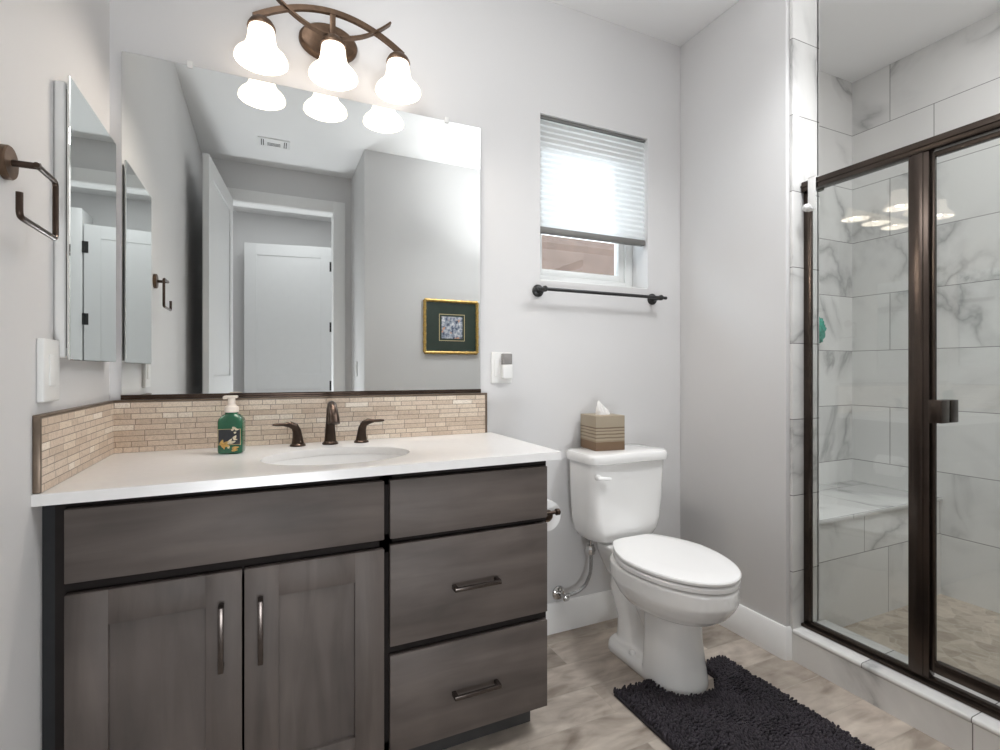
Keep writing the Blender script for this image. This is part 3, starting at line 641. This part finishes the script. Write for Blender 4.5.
# big mirror
t = thing('vanity_mirror', (0.62, -0.004, 1.05), 'large frameless wall mirror above the mosaic backsplash', 'mirror')
bm = B(); box(bm, 0.0255, 1.2185, -0.008, -0.002, 1.056, 2.122, 0.0008, 1); part('mirror_glass', bm, M['mirror'], t, smooth=10)
bm = B(); box(bm, 0.024, 1.2195, -0.0125, -0.001, 1.0485, 1.056, 0.001); box(bm, 0.024, 1.2195, -0.0125, -0.0088, 1.056, 1.0635, 0.001); part('bottom_channel', bm, M['bronze'], t)
for x in (0.206, 1.075):
    bm = B(); box(bm, x - 0.008, x + 0.008, -0.011, -0.0005, 2.114, 2.136, 0.002); box(bm, x - 0.008, x + 0.008, -0.0112, -0.0085, 2.112, 2.124, 0.001); part('clip', bm, M['plastic'], t)

# medicine cabinet on left wall
t = thing('medicine_cabinet', (0.01, -0.268, 1.163), 'recessed medicine cabinet with frameless mirror door on the left wall', 'cabinet')
bm = B(); box(bm, -0.006, 0.0165, -0.452, -0.075, 1.168, 1.797, 0.006, 3); part('body_frame', bm, M['plastic'], t)
bm = B(); box(bm, 0.0195, 0.0255, -0.456, -0.068, 1.163, 1.809, 0.0015, 1); part('mirror_door', bm, M['mirror'], t, smooth=10)
bm = B(); box(bm, 0.0162, 0.0198, -0.448, -0.438, 1.19, 1.78); part('hinge_strip', bm, M['bronze'], t)

# towel holder on left wall
hy, hz, hxp = -0.690, 1.520, 0.043
t = thing('towel_holder', (0.0, hy, hz), 'bronze open square towel ring mounted on the left wall', 'towel ring')
bm = B(); lathe(bm, (-0.006, hy, hz), [(0.031, 0), (0.031, 0.0095), (0.029, 0.012), (0.010, 0.0125)], 36, ax='X', cap0=True, cap1=True); part('wall_plate', bm, M['bronze_b'], t)
bm = B(); tube(bm, [(0.004, hy, hz), (hxp + 0.004, hy, hz)], 0.0062, 14); part('post', bm, M['bronze'], t)
def rounded_path(P, r, k=5):
    P = [Vector(p) for p in P]; out = [P[0]]
    for a, b, c in zip(P, P[1:], P[2:]):
        u = (a - b).normalized(); v = (c - b).normalized()
        s, e = b + u * r, b + v * r
        for i in range(k + 1):
            q = i / k; out.append(s * (1 - q) ** 2 + b * 2 * q * (1 - q) + e * q * q)
    out.append(P[-1]); return out
bm = B(); tube(bm, rounded_path([(hxp, hy - 0.008, hz), (hxp, -0.603, hz), (hxp, -0.603, 1.405), (hxp, -0.768, 1.405), (hxp, -0.768, 1.447)], 0.012), 0.0053, 12); part('open_ring', bm, M['bronze'], t)

# wall plates
t = thing('rocker_switch', (0.0, -0.497, 1.14), 'white rocker light switch plate on the left wall', 'light switch')
part('cover_plate', box(B(), -0.006, 0.007, -0.5465, -0.4555, 1.072, 1.207, 0.003, 3), M['plastic'], t)
part('rocker', box(B(), 0.006, 0.0095, -0.518, -0.484, 1.105, 1.173, 0.0015), M['plastic'], t)
t = thing('wall_outlet', (1.315, 0.0, 1.15), 'white outlet cover plate on the wall right of the big mirror', 'outlet')
part('cover_plate', box(B(), 1.268, 1.360, -0.007, -0.0005, 1.086, 1.214, 0.003, 3), M['plastic'], t)
part('rocker', box(B(), 1.280, 1.303, -0.0105, -0.006, 1.116, 1.184, 0.0015), M['plastic'], t)
t = thing('plug_in_night_light', (1.333, -0.02, 1.15), 'small white plug-in night light with smoky lens in the wall outlet', 'night light')
part('housing', box(B(), 1.309, 1.354, -0.032, -0.0072, 1.104, 1.163, 0.005, 3), M['plastic'], t)
part('lens', box(B(), 1.3105, 1.3525, -0.030, -0.0072, 1.1635, 1.208, 0.004, 3), M['smoke'], t)

# ------------------------------------------------------------------ vanity light
LX, LE = 0.632, 0.132
t = thing('vanity_light', (LX, -0.03, 2.306), 'bronze three-light vanity fixture with crossed arcs above the big mirror', 'wall light')
bm = B(); rings = []
for sc_, y in ((1.0, -0.0005), (1.0, -0.014), (0.96, -0.020), (0.90, -0.024)): rings.append([Vector((LX + 0.100 * sc_ * math.cos(2 * PI * i / 48), y, 2.306 + 0.066 * sc_ * math.sin(2 * PI * i / 48))) for i in range(48)])
loft(bm, rings); part('wall_plate', bm, M['bronze_b'], t)
bm = B(); tube(bm, [(LX, -0.02, 2.30), (LX, -LE, 2.30)], 0.007, 12); part('arm', bm, M['bronze_b'], t)
up = []; lo = []
for i in range(41):
    a = -1 + 2 * i / 40
    up.append((LX + 0.238 * a, -LE, 2.338 - 0.082 * a * a))
    lo.append((LX + 0.192 * a, -LE - 0.004, 2.256 + 0.096 * a * a))
part('upper_arc', strap(B(), up, 0.013, 0.017), M['bronze_b'], t)
part('lower_arc', strap(B(), lo, 0.022, 0.006), M['bronze_b'], t)
part('centre_strap', box(B(), LX - 0.009, LX + 0.009, -LE - 0.005, -LE + 0.005, 2.255, 2.338, 0.001), M['bronze_b'], t)
for sx in (0.416, 0.634, 0.853):
    bm = B(); lathe(bm, (sx, -LE, 0), [(0.0415, 2.224), (0.041, 2.230), (0.034, 2.243), (0.022, 2.254), (0.010, 2.260)], 32, cap0=True, cap1=True)
    cp = part('socket_cap', bm, M['bronze_b'], t)
    bm = B()
    DZ = -0.005
    outp = [(0.036, 2.226), (0.0385, 2.219), (0.0400, 2.205), (0.0420, 2.188), (0.0460, 2.172), (0.0530, 2.158), (0.0640, 2.147), (0.0720, 2.139), (0.0775, 2.130), (0.0795, 2.120)]
    inp = [(max(r - 0.004, 0.02), h) for r, h in reversed(outp)]
    lathe(bm, (sx, -LE, 0), outp + [(0.078, 2.1185)] + inp, 44)
    part('shade', bm, M['shade'], t)
    globe('bulb_light', (sx, -LE, 2.150), 0.022, 2.4, (1.0, 0.91, 0.81))
    bm = B(); lathe(bm, (sx, -LE, 0), [(0.0005, 2.172), (0.014, 2.175), (0.021, 2.184), (0.022, 2.192), (0.016, 2.207), (0.012, 2.222)], 20); part('bulb', bm, M['shade'], t)

# ------------------------------------------------------------------ soap bottle
t = thing('soap_bottle', (0.333, -0.150, 0.885), 'green foaming hand soap bottle with cream pump on the countertop', 'soap dispenser', rotz=math.radians(-12))
bm = B()
loft(bm, [rrect(0, 0, a, b, r, z, 5) for a, b, r, z in ((0.030, 0.021, 0.010, 0.0008), (0.034, 0.025, 0.011, 0.004), (0.035, 0.026, 0.011, 0.012), (0.035, 0.026, 0.011, 0.098), (0.0335, 0.0245, 0.012, 0.106), (0.024, 0.020, 0.014, 0.118), (0.0185, 0.0165, 0.0145, 0.121), (0.0185, 0.0165, 0.0145, 0.126))])
part('bottle', bm, M['soap'], t, local=True)
yl = -0.0262
bm = B(); box(bm, -0.030, 0.031, yl - 0.0006, yl + 0.0004, 0.030, 0.076); lb = part('label', bm, M['label_dark'], t, local=True)
bm = B(); frame_rect(bm, -0.031, 0.032, 0.029, 0.077, yl - 0.0009, yl + 0.0003, 0.0013, 0); part('label_border', bm, M['label_line'], lb, local=True)
def leaf(bm, cx, cz, L, W, ang):
    pts = []
    for i in range(14):
        a = 2 * PI * i / 14; u = math.cos(a) * L; v = math.sin(a) * W * (1 - 0.5 * math.cos(a))
        pts.append((cx + u * math.cos(ang) - v * math.sin(ang), cz + u * math.sin(ang) + v * math.cos(ang)))
    prism(bm, pts, yl - 0.0016, yl - 0.0003)
bm = B()
for cx, cz, L, W, an in ((-0.018, 0.029, 0.010, 0.005, 2.3), (-0.010, 0.033, 0.012, 0.0055, 0.6), (-0.020, 0.037, 0.009, 0.0045, 1.2), (-0.006, 0.027, 0.009, 0.004, -0.3), (-0.014, 0.025, 0.009, 0.004, -1.5), (0.018, 0.020, 0.010, 0.004, 0.2), (0.016, 0.0125, 0.009, 0.003, 0.1)): leaf(bm, cx, cz, L, W, an)
part('leaf_print', bm, M['gold'], lb, local=True)
bm = B()
for cx, cz, L, W, an in ((0.002, 0.040, 0.010, 0.004, 0.9), (0.010, 0.037, 0.009, 0.0035, 0.3), (0.016, 0.079, 0.008, 0.003, -0.4), (0.011, 0.076, 0.006, 0.003, 0.7), (0.022, 0.075, 0.006, 0.0025, 0.0), (0.017, 0.066, 0.004, 0.003, 0.5), (0.016, 0.052, 0.007, 0.004, 0.9), (0.018, 0.045, 0.006, 0.002, 0.1), (-0.001, 0.022, 0.004, 0.003, 1.0)): leaf(bm, cx, cz, L, W, an)
part('petal_print', bm, M['petal'], lb, local=True)
bm = B()
lathe(bm, (0, 0, 0), [(0.0195, 0.1262), (0.0200, 0.128), (0.0200, 0.138), (0.0185, 0.143), (0.0120, 0.148), (0.0105, 0.150), (0.0105, 0.169)], 30, cap0=True, cap1=True)
pm = part('pump', bm, M['pump'], t, local=True)
bm = B(); box(bm, -0.021, 0.017, -0.010, 0.010, 0.169, 0.177, 0.003, 3); box(bm, -0.024, -0.012, -0.006, 0.006, 0.166, 0.175, 0.002, 2); part('pump_head', bm, M['pump'], pm, local=True)

# ------------------------------------------------------------------ toilet
TX = 1.806
t = thing('toilet', (TX, -0.35, 0), 'white two-piece toilet between the vanity and the right wall', 'toilet')
def egg(yb, yf, wd, z, n=48, back=2.6, wid=0.42):
    """elongated outline: blunt towards the wall (yb), round towards the room (yf)"""
    ym = yb + (yf - yb) * wid; pts = []
    for i in range(n):
        a = 2 * PI * i / n; ca, sa = math.cos(a), math.sin(a)
        if sa <= 0:
            y = ym + (yf - ym) * (-sa); x = wd * ca
        else:
            e = 2 / back
            y = ym + (yb - ym) * abs(sa) ** e; x = wd * math.copysign(abs(ca) ** e, ca)
        pts.append(Vector((TX + x, y, z)))
    return pts
bm = B()
# front column
loft(bm, [egg(-0.40, yf, wd, z, back=5, wid=0.35) for yf, wd, z in ((-0.592, 0.113, 0.0), (-0.592, 0.113, 0.02), (-0.580, 0.107, 0.08), (-0.570, 0.101, 0.16), (-0.564, 0.099, 0.24), (-0.564, 0.100, 0.30))])
# bowl
loft(bm, [egg(yb, yf, wd, z, back=bk) for yb, yf, wd, z, bk in ((-0.33, -0.562, 0.088, 0.246, 2.4), (-0.30, -0.605, 0.118, 0.255, 2.3), (-0.265, -0.650, 0.145, 0.273, 2.2), (-0.24, -0.685, 0.166, 0.300, 2.2), (-0.225, -0.706, 0.178, 0.328, 2.3),
          (-0.215, -0.716, 0.184, 0.346, 2.4), (-0.21, -0.718, 0.185, 0.352, 2.4), (-0.21, -0.718, 0.185, 0.398, 2.4), (-0.212, -0.714, 0.182, 0.404, 2.4))])
# deck under the tank
loft(bm, [rrect(TX, -0.20, hx, 0.105, 0.05, z) for hx, z in ((0.055, 0.28), (0.075, 0.32), (0.092, 0.355), (0.104, 0.385), (0.108, 0.412), (0.104, 0.416))])
# foot flange and web
loft(bm, [rrect(TX, -0.355, hx, 0.178, 0.06, z) for hx, z in ((0.112, 0.0), (0.112, 0.022), (0.105, 0.034), (0.090, 0.040))])
loft(bm, [rrect(TX, -0.36, 0.050, 0.13, 0.03, z) for z in (0.02, 0.30)])
# trapway
P = [(-0.44, 0.11), (-0.39, 0.15), (-0.35, 0.22), (-0.31, 0.29), (-0.26, 0.315), (-0.215, 0.29), (-0.20, 0.235), (-0.215, 0.18), (-0.235, 0.13), (-0.24, 0.08), (-0.24, 0.02)]
tube(bm, [(TX, y, z) for y, z in P], [0.05, 0.058, 0.064, 0.072, 0.075, 0.075, 0.072, 0.065, 0.062, 0.066, 0.07], 20)
bw = part('bowl', bm, M['china'], t, smooth=180)
md = bw.modifiers.new('skin', 'REMESH'); md.mode = 'VOXEL'; md.voxel_size = 0.005; md.use_smooth_shade = True
md = bw.modifiers.new('soft', 'SMOOTH'); md.iterations = 4; md.factor = 0.5
# bolt cap
for s in (-1, 1):
    bm = B(); lathe(bm, (TX + s * 0.086, -0.335, 0.0385), [(0.013, 0.0), (0.013, 0.006), (0.010, 0.012), (0.004, 0.015)], 18, cap0=True, cap1=True); part('bolt_cap', bm, M['china'], t)
def lid_ring(yb, yf, wd, z, wb=0.112, wid=0.40):
    """seat outline: round front, sides narrowing to a straight hinge edge"""
    ym = yb + (yf - yb) * wid; pts = []
    for i in range(25):
        a = PI * i / 24; pts.append(Vector((TX + wd * math.cos(a), ym + (yf - ym) * math.sin(a), z)))
    side = []
    for k in range(1, 11):
        q = k / 10; side.append((wb + (wd - wb) * max(0.0, math.cos(q * PI / 2)) ** 0.9, ym + (yb - 0.012 - ym) * q))
    corner = [(wb - 0.004, yb - 0.005), (wb - 0.014, yb)]
    left = side + corner
    pts += [Vector((TX - x, y, z)) for x, y in left] + [Vector((TX + x, y, z)) for x, y in reversed(left)]
    return pts
bm = B(); loft(bm, [lid_ring(-0.238, yf, wd, z) for yf, wd, z in ((-0.710, 0.178, 0.4075), (-0.719, 0.186, 0.411), (-0.720, 0.187, 0.424), (-0.715, 0.182, 0.429))]); st = part('seat', bm, M['seat'], t)
bm = B(); loft(bm, [lid_ring(-0.236, yf, wd, z, wb=0.112 * wd / 0.189) for yf, wd, z in ((-0.714, 0.181, 0.4325), (-0.722, 0.188, 0.4355), (-0.7235, 0.189, 0.444), (-0.720, 0.186, 0.4485), (-0.706, 0.176, 0.4515), (-0.64, 0.12, 0.454))]); part('seat_lid', bm, M['seat'], t)
bm = B(); box(bm, TX - 0.09, TX + 0.09, -0.240, -0.228, 0.412, 0.444, 0.006, 3); part('seat_hinge', bm, M['seat'], t)
bm = B()
TK = lambda hx, yf, z, r: rrect(TX, (yf - 0.028) / 2, hx, (-0.028 - yf) / 2, r, z)
loft(bm, [TK(0.105, -0.170, 0.418, 0.05), TK(0.140, -0.195, 0.424, 0.06), TK(0.166, -0.208, 0.440, 0.06), TK(0.179, -0.214, 0.465, 0.055), TK(0.187, -0.218, 0.51, 0.05), TK(0.192, -0.222, 0.62, 0.045), TK(0.195, -0.225, 0.756, 0.04)])
part('tank', bm, M['china'], t)
bm = B(); loft(bm, [rrect(TX, -0.129, hx, hy, r, z) for hx, hy, r, z in ((0.196, 0.106, 0.045, 0.7565), (0.205, 0.113, 0.050, 0.760), (0.208, 0.115, 0.052, 0.770), (0.207, 0.114, 0.052, 0.788), (0.201, 0.108, 0.050, 0.797), (0.189, 0.097, 0.044, 0.8005), (0.10, 0.05, 0.03, 0.8015))]); part('tank_lid', bm, M['china'], t)
bm = B(); lathe(bm, (TX - 0.168, -0.2205, 0.708), [(0.012, 0.0), (0.012, 0.012), (0.009, 0.016)], 20, ax='Y', cap0=True, cap1=True)
tube(bm, [(TX - 0.176, -0.236, 0.708), (TX - 0.15, -0.241, 0.706), (TX - 0.122, -0.243, 0.703), (TX - 0.114, -0.243, 0.702)], [0.0085, 0.008, 0.009, 0.005], 12, flat=0.6); part('flush_lever', bm, M['china'], t)

# water supply
t = thing('water_supply_valve', (1.598, 0, 0.165), 'chrome shutoff valve with braided hose on the wall beside the toilet', 'shutoff valve')
vx, vz = 1.590, 0.166
bm = B(); lathe(bm, (vx, -0.0005, vz), [(0.031, 0), (0.030, 0.005), (0.022, 0.011), (0.012, 0.013)], 30, ax='Y', cap0=True, cap1=True); part('escutcheon', bm, M['chrome'], t)
bm = B(); tube(bm, [(vx, -0.01, vz), (vx, -0.055, vz)], 0.0085, 14); tube(bm, [(vx - 0.002, -0.045, vz), (vx + 0.028, -0.047, vz + 0.004)], 0.009, 14); part('valve_body', bm, M['chrome'], t)
bm = B(); lathe(bm, (vx + 0.002, -0.055, vz - 0.002), [(0.006, 0), (0.016, 0.003), (0.017, 0.010), (0.012, 0.014)], 20, ax='Y', cap0=True, cap1=True)
for v in bm.verts: v.co.z = vz + (v.co.z - vz) * 0.65
part('oval_handle', bm, M['chrome'], t)
bm = B(); tube(bm, rounded_path([(vx + 0.026, -0.047, vz + 0.004), (vx + 0.080, -0.055, vz + 0.012), (vx + 0.112, -0.080, vz + 0.075), (vx + 0.106, -0.098, vz + 0.165), (1.690, -0.10, 0.40)], 0.05, 8), 0.0075, 12); part('braided_hose', bm, M['braid'], t)
bm = B(); lathe(bm, (1.690, -0.10, 0.352), [(0.012, 0.0), (0.020, 0.004), (0.021, 0.024), (0.016, 0.034), (0.016, 0.040)], 10, cap0=True, cap1=True); part('coupling_nut', bm, M['chrome'], t, smooth=20)
bm = B(); lathe(bm, (1.690, -0.10, 0.392), [(0.0085, 0.0), (0.0085, 0.06)], 14, cap0=True, cap1=True); part('tank_shank', bm, M['chrome'], t)

# tissue box
t = thing('tissue_box', (1.752, -0.098, 0.8017), 'square brown banded tissue box standing on the toilet tank lid', 'tissue box', rotz=math.radians(-6))
bm = B(); a, h_ = 0.069, 0.146
box(bm, -a, a, -a, a, 0, h_, 0.0015)
part('carton', bm, M['box'], t, local=True)
bm = B(); rings = []
for k, (ex, ey, z, sx) in enumerate(((0.030, 0.018, 0.145, 0.004), (0.027, 0.016, 0.158, 0.001), (0.022, 0.013, 0.172, -0.004), (0.015, 0.009, 0.186, -0.010), (0.008, 0.005, 0.199, -0.016), (0.001, 0.001, 0.207, -0.018))):
    rings.append([Vector((sx + ex * math.cos(2 * PI * i / 20) * (1 + 0.16 * math.sin(5 * i + k)), ey * math.sin(2 * PI * i / 20) * (1 + 0.3 * math.cos(3 * i + 1.3 * k)), z)) for i in range(20)])
loft(bm, rings); part('tissue', bm, M['paper'], t, local=True)

# toilet paper on a holder at the vanity's side
RX, RZ = 1.318, 0.640
t = thing('paper_holder', (1.24, -0.36, RZ), 'bronze toilet paper holder arm fixed to the side of the vanity', 'toilet paper holder')
bm = B(); lathe(bm, (V1 + 0.0005, -0.400, RZ + 0.004), [(0.024, 0), (0.024, 0.006), (0.010, 0.009)], 26, ax='X', cap0=True, cap1=True); part('wall_plate', bm, M['bronze'], t)
bm = B(); tube(bm, [(V1 + 0.006, -0.400, RZ + 0.006), (1.338, -0.400, RZ + 0.010)], 0.0062, 14); lathe(bm, (1.334, -0.400, RZ + 0.010), [(0.0062, 0), (0.0115, 0.004), (0.0115, 0.016), (0.007, 0.020)], 18, ax='X', cap0=True, cap1=True); part('front_arm', bm, M['bronze'], t)
bm = B(); tube(bm, [(RX, -0.402, RZ + 0.006), (RX, -0.27, RZ + 0.006)], 0.0065, 12); part('roller', bm, M['bronze'], t)
t = thing('toilet_paper_roll', (RX, -0.325, RZ - 0.055), 'white toilet paper roll hanging between the vanity side and the toilet', 'toilet paper')
def ring_roll(r0, r1, y0, y1, zc):
    b = B(); n = 40; q = []
    for r, y in ((r0, y0), (r1, y0), (r1, y1), (r0, y1), (r0, y0)): q.append([Vector((RX + r * math.cos(2 * PI * i / n), y, zc + r * math.sin(2 * PI * i / n))) for i in range(n)])
    loft(b, q, False, False); bmesh.ops.remove_doubles(b, verts=b.verts, dist=1e-6); return b
zc = RZ - 0.0073
part('paper', ring_roll(0.0215, 0.053, -0.378, -0.277, zc), M['paper'], t); part('core', ring_roll(0.020, 0.0213, -0.377, -0.278, zc), M['card'], t)

# towel bar under the window
bz = 1.480
t = thing('towel_bar', (1.8, 0, bz), 'dark bronze towel bar on the wall under the window', 'towel bar')
bm = B(); tube(bm, [(1.455, -0.062, bz), (2.145, -0.062, bz)], 0.0075, 16); part('bar', bm, M['black'], t)
for x in (1.487, 2.112):
    bm = B(); lathe(bm, (x, -0.0005, bz), [(0.0265, 0), (0.0265, 0.006), (0.023, 0.010), (0.012, 0.013), (0.010, 0.02), (0.010, 0.05), (0.0125, 0.056), (0.0125, 0.068), (0.009, 0.072)], 28, ax='Y', cap0=True, cap1=True); part('post', bm, M['black'], t)

# ------------------------------------------------------------------ bath rug with contour cut-out
t = thing('contour_rug', (1.80, -0.85, 0.0), 'dark charcoal chenille bath rug with cut-out wrapped around the toilet foot', 'rug')
RX0, RX1, RY0, RY1 = 1.535, 2.060, -1.10, -0.462
def in_rug(x, y, m=0.0):
    if not (RX0 + m < x < RX1 - m and RY0 + m < y < RY1 - m): return False
    cx, hw = TX + 0.008, 0.123 + m
    if abs(x - cx) < hw and y > -0.50 - m - 0.0: return False
    return ((x - cx) / hw) ** 2 + ((y + 0.50) / (0.105 + m)) ** 2 > 1
cell = 0.012; bm = B(); vs = {}
nx = int((RX1 - RX0) / cell); ny = int((RY1 - RY0) / cell)
def vtx(i, j, z):
    k = (i, j, z)
    if k not in vs: vs[k] = bm.verts.new((RX0 + i * cell, RY0 + j * cell, z))
    return vs[k]
cells = {(i, j) for i in range(nx) for j in range(ny) if in_rug(RX0 + (i + .5) * cell, RY0 + (j + .5) * cell)}
for i, j in cells:
    for z in (0.001, 0.010): bm.faces.new([vtx(a, b, z) for a, b in ((i, j), (i + 1, j), (i + 1, j + 1), (i, j + 1))])
    for di, dj, e in ((-1, 0, ((i, j), (i, j + 1))), (1, 0, ((i + 1, j), (i + 1, j + 1))), (0, -1, ((i, j), (i + 1, j))), (0, 1, ((i, j + 1), (i + 1, j + 1)))):
        if (i + di, j + dj) not in cells: bm.faces.new([vtx(*e[0], 0.001), vtx(*e[1], 0.001), vtx(*e[1], 0.010), vtx(*e[0], 0.010)])
part('backing', bm, M['backing'], t)
bm = B(); step = 0.0085; y = RY0
while y < RY1:
    x = RX0
    while x < RX1:
        px, py = x + random.uniform(-.003, .003), y + random.uniform(-.003, .003)
        if in_rug(px, py, 0.002):
            L = random.uniform(0.012, 0.017); lean = noise.noise((px * 9, py * 9, 0)) * 2.6 + random.uniform(-.5, .5); tl = random.uniform(0.003, 0.009)
            dx, dy = math.cos(lean) * tl, math.sin(lean) * tl; r = random.uniform(0.0042, 0.0054)
            ringp = []
            for q, rq in ((0, 0.8), (0.55, 1.0), (0.88, 0.85), (1.0, 0.45)):
                cx, cy, cz = px + dx * q * q, py + dy * q * q, 0.009 + L * q
                ringp.append([Vector((cx + r * rq * math.cos(a), cy + r * rq * math.sin(a), cz)) for a in (0.3, 1.56, 2.8, 4.07, 5.3)])
            loft(bm, ringp, False, True)
        x += step
    y += step
part('pile', bm, M['pile'], t, smooth=80, kind='stuff')

# ------------------------------------------------------------------ shower enclosure
GX = 2.379
t = thing('shower_enclosure', (GX, -1.2, 0.125), 'framed glass shower enclosure with dark bronze rails on the marble curb', 'shower door')
YE = PY + 0.0125
bm = B(); box(bm, GX - 0.022, GX + 0.022, YE, -0.5805, 1.845, 1.885, 0.004); box(bm, GX - 0.026, GX - 0.018, YE, -0.5805, 1.862, 1.869, 0.001); part('header_rail', bm, M['rail'], t)
bm = B(); box(bm, GX - 0.007, GX + 0.007, -0.612, -0.5805, 0.1255, 1.8445, 0.003); part('wall_jamb', bm, M['rail'], t)
bm = B(); box(bm, GX - 0.024, GX + 0.024, YE, -0.5805, 0.1255, 0.138, 0.003); box(bm, GX - 0.012, GX + 0.012, YE, -0.612, 0.138, 0.152, 0.003); part('sill_track', bm, M['rail'], t)
bm = B(); box(bm, GX - 0.020, GX + 0.016, -1.008, -0.949, 0.1525, 1.8445, 0.003); box(bm, GX - 0.023, GX - 0.018, -0.992, -0.962, 0.1525, 1.8445, 0.001); part('strike_post', bm, M['rail'], t)
part('fixed_pane', box(B(), GX - 0.003, GX + 0.003, -0.952, -0.608, 0.150, 1.847), M['glass'], t)
bm = B(); d0, d1 = YE + 0.03, -1.009
box(bm, GX - 0.010, GX + 0.004, d1 - 0.010, d1, 0.172, 1.838, 0.002); box(bm, GX - 0.012, GX + 0.012, d0, d1 - 0.010, 0.172, 0.210, 0.003); box(bm, GX - 0.012, GX + 0.012, d0, d0 + 0.03, 0.21, 1.838, 0.003); box(bm, GX - 0.010, GX + 0.010, d0 + 0.03, d1 - 0.01, 1.822, 1.838, 0.002)
dr = part('swing_door', bm, M['rail'], t)
part('door_pane', box(B(), GX - 0.003, GX + 0.003, d0 + 0.03, d1 - 0.008, 0.205, 1.826), M['glass'], dr)
bm = B(); box(bm, GX - 0.050, GX - 0.004, -1.055, -1.050, 0.974, 1.046, 0.0008); box(bm, GX - 0.050, GX - 0.045, -1.0499, -1.020, 0.974, 1.046, 0.0008)
box(bm, GX - 0.0449, GX - 0.004, -1.0499, -1.020, 1.040, 1.046, 0.0008); box(bm, GX - 0.0449, GX - 0.004, -1.0499, -1.020, 0.974, 0.980, 0.0008)
part('door_pull', bm, M['rail'], dr)
part('door_pull', box(B(), GX + 0.004, GX + 0.05, -1.055, -1.020, 0.974, 1.046, 0.002), M['rail'], dr)

# hook over the header rail
t = thing('over_rail_hook', (GX, -0.629, 1.75), 'white plastic hook hung over the end of the shower header rail', 'hook')
bm = B(); y0, y1 = -0.644, -0.614
box(bm, GX - 0.030, GX - 0.0262, y0, y1, 1.757, 1.890, 0.001); box(bm, GX - 0.030, GX + 0.028, y0, y1, 1.8853, 1.8893, 0.001); box(bm, GX + 0.0235, GX + 0.0275, y0, y1, 1.84, 1.8893, 0.001)
part('strap', bm, M['plastic'], t)
bm = B(); tube(bm, [(GX - 0.0285, -0.629, 1.766), (GX - 0.050, -0.626, 1.767)], 0.0055, 12); lathe(bm, (GX - 0.050, -0.626, 1.767), [(0.0, 0.010), (0.008, 0.009), (0.0135, 0.004), (0.0155, -0.003), (0.0135, -0.010), (0.008, -0.015), (0.0005, -0.016)], 20, ax='X'); part('hook_knob', bm, M['plastic'], t)

# green sponge hanging on the shower wall
bm = B(); bmesh.ops.create_icosphere(bm, subdivisions=4, radius=1)
for v in bm.verts:
    n_ = v.co.normalized(); k = 1 + 0.22 * noise.noise(n_ * 3.2 + Vector((3, 1, 2))) + 0.22 * noise.noise(n_ * 7)
    v.co = Vector((3.066 + n_.x * 0.048 * k, -0.186 + n_.y * 0.022 * k, 1.350 + n_.z * 0.066 * k))
t = thing('bath_sponge', (3.066, -0.186, 1.350), 'teal green bath sponge hanging on the marble shower wall', 'bath sponge')
part('sponge_body', bm, M['sponge'], t, smooth=180)
bm = B(); tube(bm, [(3.060, -0.18, 1.405), (3.056, -0.167, 1.430), (3.054, -0.163, 1.440)], 0.003, 8); part('hanging_loop', bm, M['sponge'], t)
bm = B(); lathe(bm, (3.054, -0.1605, 1.440), [(0.017, 0), (0.014, 0.005), (0.005, 0.008), (0.004, 0.014)], 18, ax='Y', cap0=True, cap1=True); part('suction_cup', bm, M['plastic'], t)

# ------------------------------------------------------------------ things on the far side, seen in the mirror
t = thing('framed_picture', (1.737, PY + 0.012, 1.27), 'small gilt-framed picture with dark green mat, seen in the big mirror', 'picture')
px0, px1, pz0, pz1 = 1.522, 1.952, 1.275, 1.675
bm = B()
for a, b in (((px0, pz0), (px1, pz0)), ((px1, pz0), (px1, pz1)), ((px1, pz1), (px0, pz1)), ((px0, pz1), (px0, pz0))):
    n = 25; pts = [(a[0] + (b[0] - a[0]) * i / n, PY + 0.013, a[1] + (b[1] - a[1]) * i / n) for i in range(n + 1)]
    tube(bm, pts, [0.0118 + 0.002 * (i % 4 == 0) for i in range(n + 1)], 10)
part('frame', bm, M['gilt'], t)
mb = part('mat_board', box(B(), px0 + 0.005, px1 - 0.005, PY + 0.003, PY + 0.010, pz0 + 0.005, pz1 - 0.005), M['matboard'], t)
cx, cz = 1.742, 1.470
part('mat_bevel', box(B(), cx - 0.105, cx + 0.105, PY + 0.0095, PY + 0.0108, cz - 0.104, cz + 0.104), M['label_line'], mb)
part('inner_mat', box(B(), cx - 0.100, cx + 0.100, PY + 0.0105, PY + 0.0112, cz - 0.099, cz + 0.099), M['matboard'], mb)
part('print', box(B(), cx - 0.085, cx + 0.085, PY + 0.011, PY + 0.0118, cz - 0.085, cz + 0.085), M['print'], t)

t = thing('ceiling_vent', (0.48, -2.02, H - 0.006), 'white rectangular air register in the ceiling, seen in the big mirror', 'vent')
bm = B(); box(bm, 0.375, 0.580, -2.09, -1.95, H - 0.008, H - 0.0005, 0.003); part('frame', bm, M['vent'], t)
for x in (0.405, 0.552):
    bm = B()
    for k in range(2): box(bm, x - 0.010 + k * 0.013, x - 0.005 + k * 0.013, -2.07, -1.97, H - 0.0095, H - 0.0078)
    part('slot', bm, M['dark'], t)
bm = B()
for k in range(3): box(bm, 0.435, 0.52, -2.058 + k * 0.019, -2.053 + k * 0.019, H - 0.0095, H - 0.0078)
part('louver', bm, M['dark'], t)

t = thing('entry_switch', (1.07, -2.2, 1.15), 'white light switch plate on the entry side wall, seen in mirror', 'light switch')
part('cover_plate', box(B(), 1.0685, 1.0745, -2.235, -2.165, 1.09, 1.205, 0.002), M['plastic'], t)
part('rocker', box(B(), 1.0655, 1.0690, -2.217, -2.183, 1.115, 1.18, 0.001), M['plastic'], t)
